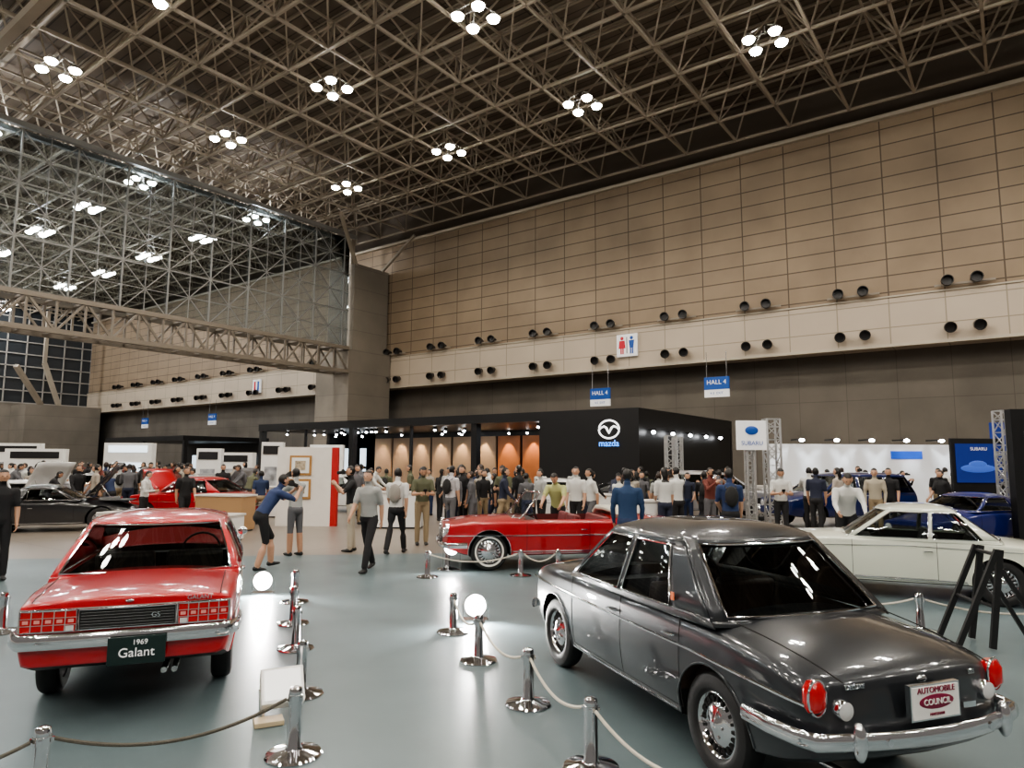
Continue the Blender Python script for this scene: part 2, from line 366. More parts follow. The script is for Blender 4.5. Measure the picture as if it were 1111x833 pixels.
    bpy.context.view_layer.update(); dg=bpy.context.evaluated_depsgraph_get()
    me=bpy.data.meshes.new_from_object(body.evaluated_get(dg)); body.modifiers.clear(); body.data=me; bpy.data.objects.remove(co)
    for p in me.polygons:
        cx,cy,cz=p.center; idx=0
        for wx in(-hw,hw):
            d=math.hypot(cx-wx,cz-R)
            if d<Ra+.004 and abs(cy)>.40 and not(abs(p.normal.y)>.7 and abs(cy)>wid(cx)*.85): idx=1
        if cav[0]-.004<=cx<=cav[1]+.004 and abs(cy)<=cav[2]+.004 and cz>cav[3]-.004: idx=2
        if cz<bot(cx)+.03 and abs(p.normal.z)>.8: idx=1
        p.material_index=idx
    fixmesh(me,28)
    # wheels
    wm=wheelmesh(R,sp.get('ww',False),sp.get('wheel','cap'))
    for i,(wx,sy) in enumerate(((hw,1),(hw,-1),(-hw,1),(-hw,-1))):
        o=link('wheel_%d'%(i+1),wm,(wx,sy*sp['tr'],R),0,root); o.rotation_euler=(-sy*math.pi/2,0,0)
    ax=MB(); ax.tube([(-hw,-.55,R),(-hw,.55,R)],.04,8); ax.tube([(hw,-.55,R),(hw,.55,R)],.04,8); ax.obj('axles',[BLACK],root)
    # chrome & seams accumulators
    tr=MB() # 0 chrome 1 seam
    def sline(pts,r=.006,mt=0,out=.004):
        for sy in(1,-1):
            P=[]
            for k in range(len(pts)-1):
                for q in range(9 if k==len(pts)-2 else 8):
                    a=lerp(pts[k][0],pts[k+1][0],q/8); b=lerp(pts[k][1],pts[k+1][1],q/8); P.append((a,sy*(side_y(a,b)+out),b))
            tr.tube(P,r,6,mt)
    # greenhouse
    def gs(reg,a,t,off=0):
        Y=lerp(cb['yb'],cb['yt'],max(t,0)**1.2)+off; xf=lerp(cb['xw0'],cb['xw1'],t)+off; xr=lerp(cb['xr0'],cb['xr1'],t)-off
        z=lerp(cb['zb'],cb['zr'],t)
        if reg=='f': return (xf+cb['bf']*(1-a*a),a*Y,z+off*.3)
        if reg=='r': return (xr-cb['br']*(1-a*a),a*Y,z+off*.3)
        r_=min(1,max(0,(a-xr)/(xf-xr))); return (a,Y+.03*4*r_*(1-r_),z)
    def fpatch(mb,reg,a0,a1,t0,t1,off,mt,nn=12,mm=4,mir=False):
        mb.grid([[gs(reg,lerp(a0,a1,i/nn),lerp(t0,t1,j/mm),off) for i in range(nn+1)] for j in range(mm+1)],mt)
    def spatch(mb,xa0,xa1,xb0,xb1,t0,t1,off,mt):
        for sy in(1,-1):
            rows=[]
            for j in range(5):
                t=lerp(t0,t1,j/4); A=lerp(xa0,xa1,t); B=lerp(xb0,xb1,t); row=[]
                for i in range(9):
                    p=gs('s',lerp(A,B,i/8),t,off); row.append((p[0],sy*p[1],p[2]))
                rows.append(row)
            mb.grid(rows,mt)
    if not cb.get('open'):
        g=MB(); fpatch(g,'f',-1,1,0,1,-.006,0); fpatch(g,'r',-1,1,0,1,-.006,0); spatch(g,cb['xr0'],cb['xr1'],cb['xw0'],cb['xw1'],0,1,-.006,0)
        g.obj('window_glass',[GLASS],root)
        p=MB(); fw=cb.get('pw',.05)
        fpatch(p,'f',.94,1,0,1,.004,0,3); fpatch(p,'f',-1,-.94,0,1,.004,0,3); qa=cb.get('qr',.9)
        fpatch(p,'r',qa,1,0,1,.004,0,3); fpatch(p,'r',-1,-qa,0,1,.004,0,3)
        fpatch(p,'f',-1,1,.93,1.03,.004,0,12,1); fpatch(p,'r',-1,1,.93,1.03,.004,0,12,1); fpatch(p,'f',-1,1,-.06,.05,.004,0,12,1); fpatch(p,'r',-1,1,-.06,.05,.004,0,12,1)
        spatch(p,cb['xr0'],cb['xr1'],cb['xw0'],cb['xw1'],.90,1.03,.004,0)
        spatch(p,cb['xr0'],cb['xr1'],cb['xw0'],cb['xw1'],-.08,.04,.004,0)
        spatch(p,cb['xw0']-fw,cb['xw1']-fw,cb['xw0'],cb['xw1'],0,1,.004,0)
        for q in cb['pil']: spatch(p,*q,0,1,.004,0)
        # roof
        rows=[]; ring=[]
        for i in range(12): ring.append(gs('f',-1+2*i/12,1.0,.006))
        for i in range(12): a=lerp(cb['xw1'],cb['xr1'],i/12); ring.append(gs('s',a,1.0,.006))
        for i in range(12): ring.append(gs('r',1-2*i/12,1.0,.006))
        for i in range(12): a=lerp(cb['xr1'],cb['xw1'],i/12); q=gs('s',a,1.0,.006); ring.append((q[0],-q[1],q[2]))
        ring.append(ring[0]); cx=(cb['xw1']+cb['xr1'])/2
        for kx,zz in((1.0,-.05),(1.012,-.01)): rows.append([(cx+(q[0]-cx)*kx,q[1]*kx,cb['zr']+zz) for q in ring])
        for k in(.995,.97,.93,.86,.76,.62,.45,.25,.0): rows.append([(cx+(q[0]-cx)*k,q[1]*k,cb['zr']+(cb['zc']-cb['zr'])*(1-k**3.2)) for q in ring])
        p.grid(rows,0)
        p.obj('roof_and_pillars',[sp.get('roofmat',paint)],root,ang=40,sol=.010)
        for reg,qq in(('r',qa-.01),('f',.94)):
            L=[gs(reg,lerp(-qq,qq,i/16),.05,.012) for i in range(17)]+[gs(reg,qq,lerp(.05,.93,i/6),.012) for i in range(1,7)]+[gs(reg,lerp(qq,-qq,i/16),.93,.012) for i in range(1,17)]+[gs(reg,-qq,lerp(.93,.05,i/6),.012) for i in range(1,6)]
            tr.tube(L,.009,6,0,closed=True)
        for (a0,a1,b0,b1) in cb['win']:
            for sy in(1,-1):
                def P(xa,t): q=gs('s',xa,t,.011); return (q[0],sy*q[1],q[2])
                L=[P(lerp(lerp(a0,a1,.04),lerp(b0,b1,.04),i/8),.04) for i in range(9)]+[P(lerp(b0,b1,t),t) for t in(.2,.4,.6,.8,.9)]+[P(lerp(lerp(b0,b1,.9),lerp(a0,a1,.9),i/8),.9) for i in range(1,9)]+[P(lerp(a0,a1,t),t) for t in(.8,.6,.4,.2)]
                tr.tube(L,.007,6,0,closed=True)
    else:
        p=MB(); gl=MB(); fpatch(gl,'f',-.97,.97,.03,.96,0,0); gl.obj('windshield_glass',[GLASSC],root)
        L=[gs('f',lerp(-1,1,i/16),.0) for i in range(17)]+[gs('f',1,t) for t in(.3,.6,.9)]+[gs('f',lerp(1,-1,i/16),1) for i in range(17)]+[gs('f',-1,t) for t in(.9,.6,.3)]
        tr.tube(L,.016,8,0,closed=True)
    # seats
    s=MB(); yy=cb['yb']-.1; zbk=cb['zb']+sp.get('seatup',.06)
    fx=cb['xw0']-.98; 
    for sy in(-1,1):
        s.box((fx+.25,sy*yy*.5,.52),(.5,yy*.86,.2)); M=Matrix.Translation((fx,sy*yy*.5,.5))@Matrix.Rotation(rad(-12),4,'Y'); s.box((0,0,(zbk-.5)/2),(.13,yy*.84,zbk-.45),0,M)
    if sp.get('rear_seat',True):
        rx=cav[0]+.12; s.box((rx+.25,0,.5),(.5,yy*1.9,.2)); M=Matrix.Translation((rx,0,.5))@Matrix.Rotation(rad(-14),4,'Y'); s.box((0,0,.2),(.14,yy*1.9,cb['zb']-.5),0,M)
    s.obj('seats',[pm('seat_%.2f_%.2f'%(seat[0],seat[1]),seat,.5,bump=.1,nscale=30)],root,bev=.035)
    s=MB(); s.box((cav[1]-.08,0,cb['zb']-.12),(.22,cav[2]*1.9,.18),0); 
    cxs,czs=cav[1]-.32,cb['zb']-.0
    L=[Vector((cxs+math.sin(a)*.19*.45,-.33+math.cos(a)*.19,czs+math.sin(a)*.19*.9)) for a in np.linspace(0,2*math.pi,20,endpoint=False)]
    s.tube(L,.012,6,0,closed=True); s.tube([(cxs,-.33,czs),(cav[1]-.05,-.33,czs-.12)],.02,6,0); s.tube([L[0],L[10]],.008,5,1)
    s.obj('dashboard_and_steering',[DARK,CHROME],root)
    for d in sp.get('doors',[]):
        a,b=d; zb_=bot(a)+.07; zt_=sh(a)-.02
        sline([(a,zt_),(a,zb_)],.0035,1,-.001); sline([(b,sh(b)-.02),(b,zb_)],.0035,1,-.001); sline([(a,zb_),(b,zb_)],.0035,1,-.001)
        hz=sh(b)-.14; xx=a+.10
        for sy in(1,-1):
            yy_=side_y(xx,hz); tr.tube([(xx-.05,sy*(yy_+.005),hz),(xx-.045,sy*(yy_+.03),hz),(xx+.055,sy*(yy_+.03),hz),(xx+.06,sy*(yy_+.005),hz)],.009,6,0)
    sline([(-hw+Ra+.03,bot(0)+.04),(hw-Ra-.03,bot(0)+.04)],.009,0,0)
    for st_ in sp.get('strips',[]): sline(st_[0],st_[1],0,.002)
    # bumpers
    def bumper(rear,z,b=.05,wrap=.38,gap=.05,th=.022):
        e=-1 if rear else 1; xe=L0 if rear else L1; fx_=fxr if rear else fxf; w=(wr if rear else wf); L=[]
        full=w+gap*.6
        for sy in(-1,1):
            seg=[(xe-e*wrap,sy*(side_y(xe-e*wrap,z)+gap*.6),z),(xe-e*wrap*.6,sy*(side_y(xe-e*wrap*.6,z)+gap*.8),z),(xe-e*.12,sy*(full),z),(xe-e*.03,sy*(full-.04),z)]
            if sy==-1: L+=seg; L+=[(fx_(yq*w,z)+e*gap,yq*(w-.05),z) for yq in np.linspace(-1,1,13)]
            else: L+=seg[::-1]
        tr.tube(L,[(th,b)]*len(L),12,0)
        for sy in(-1,1): tr.tube([(fx_(0,z),sy*.35,z),(fx_(0,z)+e*gap,sy*.35,z)],.02,6,0)
    for bb in sp.get('bump',[]): bumper(*bb)
    def fpanel(mb,rear,y0,y1,z0,z1,th,mt,nn=6,inset=0):
        e=-1 if rear else 1; fx_=fxr if rear else fxf
        F=[[(fx_(y_,z_)+e*th,y_,z_) for y_ in np.linspace(y0+inset,y1-inset,nn+1)] for z_ in(z0+inset,(z0+z1)/2,z1-inset)]
        B=[[(fx_(y_,z_)-e*.03,y_,z_) for y_ in np.linspace(y0,y1,nn+1)] for z_ in(z0,(z0+z1)/2,z1)]
        mb.grid(F,mt)
        for side in(0,2): mb.grid([F[side],B[side]],mt)
        mb.grid([[r_[0] for r_ in F],[r_[0] for r_ in B]],mt); mb.grid([[r_[-1] for r_ in F],[r_[-1] for r_ in B]],mt)
    def outline(rear,y0,y1,z0,z1,th,r_=.006):
        e=-1 if rear else 1; fx_=fxr if rear else fxf; L=[]
        for y_ in np.linspace(y0,y1,8): L.append((fx_(y_,z0)+e*th,y_,z0))
        for y_ in np.linspace(y1,y0,8): L.append((fx_(y_,z1)+e*th,y_,z1))
        tr.tube(L,r_,6,0,closed=True)
    env=dict(root=root,tr=tr,fxr=fxr,fxf=fxf,side_y=side_y,sline=sline,fpanel=fpanel,outline=outline,top=top,sh=sh,wid=wid,L0=L0,L1=L1,bot=bot,hw=hw,Ra=Ra,gs=gs)
    if sp.get('custom'): sp['custom'](env)
    else:
        q=MB()
        for sy in(-1,1):
            fpanel(q,True,sy*wr*.62-.1,sy*wr*.62+.1,sh(L0)-.24,sh(L0)-.10,.012,0); 
            zz=sh(L1)-.15; xh=fxf(sy*wf*.68,zz); M=Matrix.Translation((xh-.03,sy*wf*.68,zz))@Matrix.Rotation(rad(90),4,'Y')
            q.lathe([(.105,0),(.1,.05),(.09,.05),(.07,.06),(0,.07)],20,0,M,ms=[1,1,2,2])
        fpanel(q,False,-wf*.5,wf*.5,sh(L1)-.22,sh(L1)-.08,.01,3); fpanel(q,True,-.17,.17,sh(L0)-.40,sh(L0)-.28,.02,4)
        q.obj('lamps_and_grille',[REDL,CHROME,CLR,BLKM,WHITE],root,ang=50)
    if bonnet:
        q=MB(); xh=cb['xw0']+.16; ln=L1-xh-.12; zh=top(xh)+.02
        M=Matrix.Translation((xh,0,zh))@Matrix.Rotation(rad(-52),4,'Y')
        rows=[[ (ln*t,wv*(wf*.86),.03*(1-wv*wv)) for wv in np.linspace(-1,1,9)] for t in np.linspace(0,1,6)]
        g_=MB(); g_.grid([[tuple(M@Vector(p_)) for p_ in r_] for r_ in rows],0); g_.obj('raised_bonnet',[paint],root,sol=.025)
        q.box((xh+ln/2,0,top(xh+ln/2)+.004),(ln*.9,wf*1.5,.02),1); q.box((xh+ln*.45,0,top(xh+ln/2)+.04),(.5,.35,.1),0); q.tube([(xh+ln*.5,-wf*.6,zh-.02),(xh+.3,-wf*.6,zh+.35)],.008,6,0)
        q.obj('engine_bay',[STEEL,BLKM],root,bev=.01)
    # arch lips
    for wx in(-hw,hw):
        L=[(wx+Ra*math.cos(a),R+Ra*math.sin(a)) for a in np.linspace(rad(-8),rad(188),26)]
        L=[q_ for q_ in L if q_[1]>bot(q_[0])+.01]
        for sy in(1,-1): tr.tube([(a,sy*(side_y(a,b)+.001),b) for a,b in L],.008,6,sp.get('lipm',2))
    tr.obj('trim_and_bumpers',[CHROME,SEAM,paint],root,ang=50)
    if sp.get('mir'):
        q=MB(); mx,mz=sp['mir']
        for sy in(-1,1):
            q.tube([(mx,sy*(wid(mx)-.06),mz-.1),(mx-.02,sy*(wid(mx)-.03),mz)],.009,6,0); q.ell((mx-.02,sy*(wid(mx)-.02),mz+.04),(.02,.055,.045),0)
        q.obj('mirrors',[CHROME],root)
    return root
# ---- paints
def paint(name,c,metal=0,rough=.28): return pm(name,c,rough,metal,1.0)
RED=paint('red_paint',(.44,.005,.010)); RED2=paint('red_paint_b',(.40,.009,.014)); GREY=paint('dark_grey_metallic',(.030,.034,.040),.4,.30); IVORY=paint('ivory_paint',(.70,.73,.63)); NAVY=paint('blue_paint',(.008,.02,.11)); SILV=paint('silver_paint',(.4,.4,.42),.6); BLK=paint('black_paint',(.01,.01,.012)); WHT=paint('white_car_paint',(.72,.72,.71))
MT=lambda y,z,x: Matrix.Translation((x,y,z))@Matrix.Rotation(rad(-90),4,'Z')@Matrix.Rotation(rad(90),4,'X')
PINK=pm('lens_flash_reflection',(.75,.30,.28),.15,0,1)  # flash reflection on the tail lenses, painted as pale pink strips
# ---- red saloon seen from the rear
def cust_red(e):
    q=MB(); fp=e['fpanel']; fx=e['fxr']
    fp(q,True,-.685,.685,.655,.815,.006,1,12)
    fp(q,True,-.31,.31,.665,.80,.014,2,10)
    for i in range(6): fp(q,True,-.30,.30,.676+.020*i,.679+.020*i,.018,3,8)
    for sy in(-1,1):
        a,b=sorted((sy*.325,sy*.672)); 
        fp(q,True,a,b,.662,.805,.02,0,8)
        for k in range(1,5): yy=lerp(a,b,k/5); fp(q,True,yy-.003,yy+.003,.662,.805,.028,1,1)
        for z_ in(.709,.757): fp(q,True,a,b,z_-.002,z_+.002,.026,1,6)
        for k in range(5):
            c0=lerp(a,b,(k+.25)/5); c1=lerp(a,b,(k+.75)/5); fp(q,True,min(c0,c1),max(c0,c1),.722,.745,.024,5,1)
        m1,m2=sorted((sy*.34,sy*.39)); fp(q,True,m1,m2,.668,.70,.024,4,2)
        e['outline'](True,a,b,.662,.805,.022,.008)
    for k in range(2): q.tube([(e['L0']+.02,-.25-.07*k,.33),(e['L0']+.3,-.25-.07*k,.34)],.022,10,3)
    e['outline'](True,-.31,.31,.665,.80,.02,.006)
    q.obj('tail_panel',[REDL,CHROME,BLKM,STEEL,CLR,PINK],e['root'],ang=50)
    py=-.08; px=fx(0,.5)-.105
    q=MB(); q.box((px,py,.52),(.012,.37,.19)); q.obj('show_plate',[pm('plate_green',(.012,.03,.028),.3)],e['root'])
    PT=pm('plate_lettering',(.9,.9,.9),.4,emit=(1,1,1),es=.15)
    text('plate_year','1969',.05,PT,MT(py-.02,.575,px-.012),e['root'])
    text('plate_script','Galant',.088,PT,MT(py,.505,px-.012),e['root'],.003)
    text('badge','GS',.05,CHROME,MT(-.18,.74,fx(0,.74)-.03),e['root'],.004); text('deck_badge','GALANT',.045,CHROME,MT(-.47,.84,fx(.5,.84)-.008),e['root'],.004)
    tr=e['tr']
    for sy in(-1,1): tr.tube([(-1.34,sy*.62,e['top'](-1.34)-.018),(-2.0,sy*.61,e['top'](-2.0)-.02),(e['L0']+.04,sy*.61,.86)],.004,5,1)
    tr.ell((fx(0,.85)-.005,0,.845),(.012,.03,.012),0)
RS=dict(L=(-2.14,1.92),wb=2.42,R=.295,tr=.625,er=.04,
 top=[(-2.14,.875),(-1.9,.908),(-1.2,.935),(0,.94),(.8,.93),(1.5,.885),(1.92,.83)],
 sh=[(-2.14,.85),(-1.6,.875),(-.8,.880),(.8,.875),(1.92,.80)],
 wid=[(-2.14,.71),(-1.6,.75),(0,.77),(1.2,.76),(1.92,.71)],
 bot=[(-2.14,.42),(-1.7,.30),(-1.2,.22),(1.3,.22),(1.92,.34)],rs=.05,kb=.09,kt=.035,rk=.06,bw=.03,
 cab=dict(xw0=.86,xw1=.34,xr0=-1.16,xr1=-.50,yb=.715,yt=.555,zb=.895,zr=1.290,zc=1.365,bf=.12,br=.12,qr=.92,
   win=[(.76,.26,-.02,-.08),(-.09,-.14,-.80,-.56)],pil=[(-.09,-.14,-.02,-.08),(-1.16,-.50,-.80,-.56)]),
 doors=[(-.05,.84)],strips=[([(-2.05,.66),(1.85,.62)],.008)],bump=[(True,.60,.055,.4,.045),(False,.47,.05,.35,.05)],custom=cust_red,mir=(1.1,.98),wheel='steel')
make_car('saloon_car',RS,-3.55,7.12,(-.360,.933),RED,(.04,.038,.036))
# ---- dark grey saloon, rear three-quarter
def cust_grey(e):
    q=MB(); fp=e['fpanel']; fx=e['fxr']; tr=e['tr']
    for sy in(-1,1):
        q.tube([(fx(.64,.7)-.0,sy*.63,.63),(fx(.64,.7)-.0,sy*.63,.66),(fx(.64,.7)-.0,sy*.63,.74),(fx(.64,.7)-.0,sy*.63,.775)],[(.04,.03),(.055,.058),(.055,.058),(.04,.03)],18,0,up=(1,0,0))
        tr.tube([(fx(.63,.7)-.020,sy*.63+math.cos(a)*.056,.70+math.sin(a)*.088) for a in np.linspace(0,2*math.pi,22,endpoint=False)],.007,6,0,closed=True)
        q.lathe([(.05,-.02),(.052,.02),(.045,.035),(.0,.05)],18,1,Matrix.Translation((fx(.5,.64)-.0,sy*.50,.64))@Matrix.Rotation(rad(-90),4,'Y'),ms=[3,3,1])
        q.ell((fx(.5,.56)-.095,sy*.50,.52),(.04,.035,.095),3,nu=14,nv=10)
    q.box((fx(0,.6)-.045,0,.665),(.03,.34,.175),3); q.box((fx(0,.6)-.058,0,.665),(.014,.315,.155),2)
    q.ell((fx(0,.6)-.066,0,.668),(.004,.12,.036),4)
    q.tube([(e['L0']+.0,.38,.27),(e['L0']+.5,.38,.27)],.022,10,3)
    q.box((fx(.3,.6)-.015,-.31,.60),(.02,.09,.03),3)
    q.obj('tail_lamps_and_plate',[REDL,CLR,WHITE,CHROME,pm('plate_red',(.22,.01,.05),.4)],e['root'],ang=45)
    text('plate_arc','AUTOMOBILE',.042,pm('plate_red',(.3,.01,.05),.4),MT(0,.725,fx(0,.6)-.067),e['root']); text('plate_word','COUNCIL',.042,WHITE,MT(0,.668,fx(0,.6)-.072),e['root'])
    text('plate_foot','MAKUHARI',.02,pm('plate_red',(.3,.01,.05),.4),MT(0,.607,fx(0,.6)-.067),e['root'])
    text('deck_badge','DELUXE',.035,CHROME,MT(.42,.745,fx(.4,.76)-.012),e['root'],.004); text('deck_script','SSS',.035,CHROME,MT(-.40,.745,fx(.4,.76)-.012),e['root'],.004)
    tr.ell((fx(0,.76)-.01,0,.755),(.015,.035,.018),0)
    for sy in(-1,1):
        tr.tube([(x_,sy*lerp(.58,.52,(x_+1.3)/-.75),e['top'](x_)-.024) for x_ in np.linspace(-1.3,-2.04,8)],.004,5,1)
    tr.tube([(-1.28,y_,e['top'](-1.28)-.012*abs(y_/.58)**2) for y_ in np.linspace(-.58,.58,9)],.004,5,1)
    s=MB(); s.box((-.80,e['gs']('s',-.80,.15,.012)[1]+.004,.99),(.035,.006,.05)); s.obj('window_sticker',[pm('orange_sticker',(.8,.15,.02),.5)],e['root'])
RG=dict(L=(-2.06,1.90),wb=2.38,R=.305,tr=.605,
 top=[(-2.06,.80),(-1.9,.845),(-1.5,.915),(-1.1,.95),(0,.96),(.75,.96),(1.4,.93),(1.9,.84)],
 sh=[(-2.06,.775),(-1.7,.825),(-1.2,.87),(-.5,.89),(.8,.89),(1.4,.875),(1.9,.81)],
 wid=[(-2.06,.685),(-1.8,.72),(-1.2,.74),(0,.75),(1.2,.735),(1.9,.67)],
 bot=[(-2.06,.40),(-1.7,.30),(-1.3,.24),(1.3,.24),(1.9,.36)],rs=.085,kb=.10,kt=.06,er=.09,rk=.16,bw=.10,bwf=.1,
 cab=dict(xw0=.80,xw1=.26,xr0=-1.20,xr1=-.72,yb=.685,yt=.55,zb=.905,zr=1.345,zc=1.44,bf=.13,br=.13,qr=.86,
   win=[(.71,.19,-.07,-.13),(-.13,-.19,-.78,-.60)],pil=[(-.13,-.19,-.07,-.13),(-1.20,-.72,-.80,-.60)]),
 doors=[(-.10,.78),(-.88,-.10)],strips=[([(-1.95,.66),(-1.0,.70),(1.8,.72)],.010)],bump=[(True,.515,.045,.5,.08),(False,.45,.04,.10,.01)],custom=cust_grey,ww=False,wheel='cap')
make_car('saloon_car',RG,1.47,5.65,(-.335,.942),GREY,(.07,.04,.03))
# ---- red convertible
def cust_conv(e):
    q=MB(); fx=e['fxf']; tr=e['tr']
    for sy in(-1,1):
        for k,(yy,zz) in enumerate(((.62,.70),(.45,.62))):
            M=Matrix.Translation((fx(yy,zz)-.03,sy*yy,zz))@Matrix.Rotation(rad(90),4,'Y'); q.lathe([(.095,0),(.095,.05),(.08,.055),(.05,.065),(0,.07)],20,0,M,ms=[0,0,1,1])
        q.ell((e['fxr'](.6,.65),sy*.62,.7),(.04,.05,.07),3)
    e['fpanel'](q,False,-.33,.33,.46,.68,.012,2,8)
    for i in range(5): e['fpanel'](q,False,-.33,.33,.48+.045*i,.486+.045*i,.02,0,6)
    q.obj('lamps_and_grille',[CHROME,CLR,BLKM,REDL],e['root'],ang=45)
    q=MB(); 
    for k in range(4): q.tube([(-1.02-.09*k,-.62,.90),(-1.04-.09*k,-.5,.985),(-1.05-.09*k,0,1.0),(-1.04-.09*k,.5,.985),(-1.02-.09*k,.62,.90)],[(.06,.05)]*5,10,0)
    q.obj('folded_soft_top',[pm('soft_top_cream',(.5,.47,.4),.8)],e['root'])
RC=dict(L=(-2.30,2.05),wb=2.53,R=.325,tr=.66,
 top=[(-2.3,.82),(-1.6,.90),(-.9,.90),(.6,.90),(1.3,.885),(2.05,.79)],
 sh=[(-2.3,.84),(-1.7,.86),(-.8,.83),(.6,.835),(1.5,.825),(2.05,.77)],
 wid=[(-2.3,.76),(-1.6,.83),(0,.84),(1.4,.82),(2.05,.76)],
 bot=[(-2.3,.38),(-1.6,.27),(1.5,.25),(2.05,.36)],rs=.045,
 cab=dict(open=True,xw0=.72,xw1=.34,xr0=-1.05,xr1=-.9,yb=.74,yt=.60,zb=.88,zr=1.33,zc=1.4,bf=.14,br=.1,win=[],pil=[]),
 doors=[(-.5,.62)],strips=[([(-2.2,.60),(2.0,.60)],.013),([(-.9,.33),(.9,.33)],.012)],bump=[(True,.47,.05,.4,.07),(False,.44,.05,.4,.05)],custom=cust_conv,ww=True,seatup=.02,wheel='cap',lipm=0)
make_car('convertible_car',RC,.75,12.9,(-.985,-.17),RED2,(.14,.015,.015))
# ---- ivory coupe
def cust_coupe(e):
    q=MB(); fx=e['fxf']
    for sy in(-1,1):
        for yy in(.60,.42):
            M=Matrix.Translation((fx(yy,.62)-.03,sy*yy,.62))@Matrix.Rotation(rad(90),4,'Y'); q.lathe([(.085,0),(.085,.05),(.07,.055),(0,.07)],20,0,M,ms=[0,1,1])
        e['fpanel'](q,True,min(sy*.35,sy*.65),max(sy*.35,sy*.65),.58,.68,.012,3,6)
    e['fpanel'](q,False,-.3,.3,.5,.68,.012,2,8); q.obj('lamps_and_grille',[CHROME,CLR,BLKM,REDL],e['root'],ang=45)
RW=dict(L=(-1.94,2.02),wb=2.28,R=.30,tr=.635,
 top=[(-1.94,.76),(-1.3,.845),(-.7,.88),(.6,.88),(1.3,.84),(2.02,.72)],
 sh=[(-1.94,.74),(-1.2,.80),(0,.82),(1.2,.80),(2.02,.70)],
 wid=[(-1.94,.69),(-1.2,.745),(0,.755),(1.3,.74),(2.02,.68)],
 bot=[(-1.94,.36),(-1.3,.24),(1.4,.22),(2.02,.34)],rs=.03,
 cab=dict(xw0=.66,xw1=.10,xr0=-1.15,xr1=-.62,yb=.70,yt=.56,zb=.83,zr=1.23,zc=1.29,bf=.14,br=.1,qr=.92,
   win=[(.60,.05,-.32,-.36),(-.37,-.40,-.92,-.60)],pil=[(-.37,-.40,-.32,-.36),(-1.15,-.62,-.98,-.66)]),
 doors=[(-.42,.62)],strips=[([(-1.9,.70),(0,.74),(1.95,.66)],.007),([(-.75,.29),(.78,.29)],.010)],bump=[(True,.46,.045,.4,.06),(False,.44,.045,.4,.06)],custom=cust_coupe,wheel='cap')
make_car('coupe_car',RW,5.75,10.35,(-.905,.425),IVORY,(.03,.03,.03))
# ---- background cars
def bgspec(kind):
    if kind=='suv':
        return dict(L=(-2.2,2.2),wb=2.6,R=.35,tr=.72,top=[(-2.2,1.0),(0,1.05),(1.0,1.05),(2.2,.88)],sh=[(-2.2,.98),(1,.98),(2.2,.82)],wid=[(-2.2,.84),(0,.9),(2.2,.78)],bot=[(-2.2,.4),(-1.5,.3),(1.5,.3),(2.2,.38)],rs=.08,
         cab=dict(xw0=1.05,xw1=.35,xr0=-2.05,xr1=-1.8,yb=.82,yt=.68,zb=1.0,zr=1.52,zc=1.6,bf=.15,br=.05,qr=.9,win=[(.95,.28,-.05,-.08),(-.15,-.18,-1.0,-1.0),(-1.1,-1.1,-1.9,-1.7)],pil=[(-.15,-.18,-.05,-.08),(-1.1,-1.1,-1.0,-1.0)]),doors=[(-.1,.95),(-1.05,-.1)],bump=[],wheel='steel')
    if kind=='sport':
        return dict(L=(-1.95,2.0),wb=2.3,R=.30,tr=.68,top=[(-1.95,.80),(0,.86),(.8,.84),(2,.60)],sh=[(-1.95,.78),(0,.78),(2,.55)],wid=[(-1.95,.76),(0,.8),(2,.66)],bot=[(-1.95,.34),(-1.3,.2),(1.4,.18),(2,.25)],rs=.09,
         cab=dict(xw0=.6,xw1=0,xr0=-1.4,xr1=-.6,yb=.72,yt=.54,zb=.80,zr=1.12,zc=1.2,bf=.14,br=.1,qr=.9,win=[(.5,0,-.5,-.5)],pil=[(-1.4,-.6,-.6,-.5)]),doors=[(-.5,.55)],bump=[],wheel='steel')
    d=dict(RS); d.pop('custom'); return d
SV,SP,SD=bgspec('suv'),bgspec('sport'),bgspec('sedan')
make_car('suv_car',SV,9.9,21.0,(-.97,-.2),NAVY); make_car('suv_car',SV,6.9,23.4,(.98,-.1),SILV)
make_car('hatchback_car',SP,10.9,16.6,(-.92,-.35),paint('bright_blue',(.005,.015,.14)))
CARS=[('sports_car',SP,-15.2,21.6,(.9,-.4),WHT,True),('sports_car',SP,-12.1,18.4,(.93,.36),BLK,True),('saloon_car',SD,-15.4,26.0,(.95,.2),SILV,True),('saloon_car',SD,-9.4,20.8,(-.97,.2),RED,True),
('saloon_car',SD,-6.6,25.8,(-.95,.2),WHT,False),('saloon_car',SD,1.3,21.5,(-.97,.2),WHT,False),('sports_car',SP,4.2,25,(.95,.1),BLK,False),('saloon_car',SD,-11.3,29.5,(.95,.3),WHT,False),('sports_car',SP,-19.3,26.5,(.9,.3),WHT,True),('saloon_car',SD,-10.9,24.8,(.95,-.2),SILV,True)]
for nm,sp_,x,y,h_,pt,bn in CARS: make_car(nm,sp_,x,y,h_,pt,bonnet=bn)
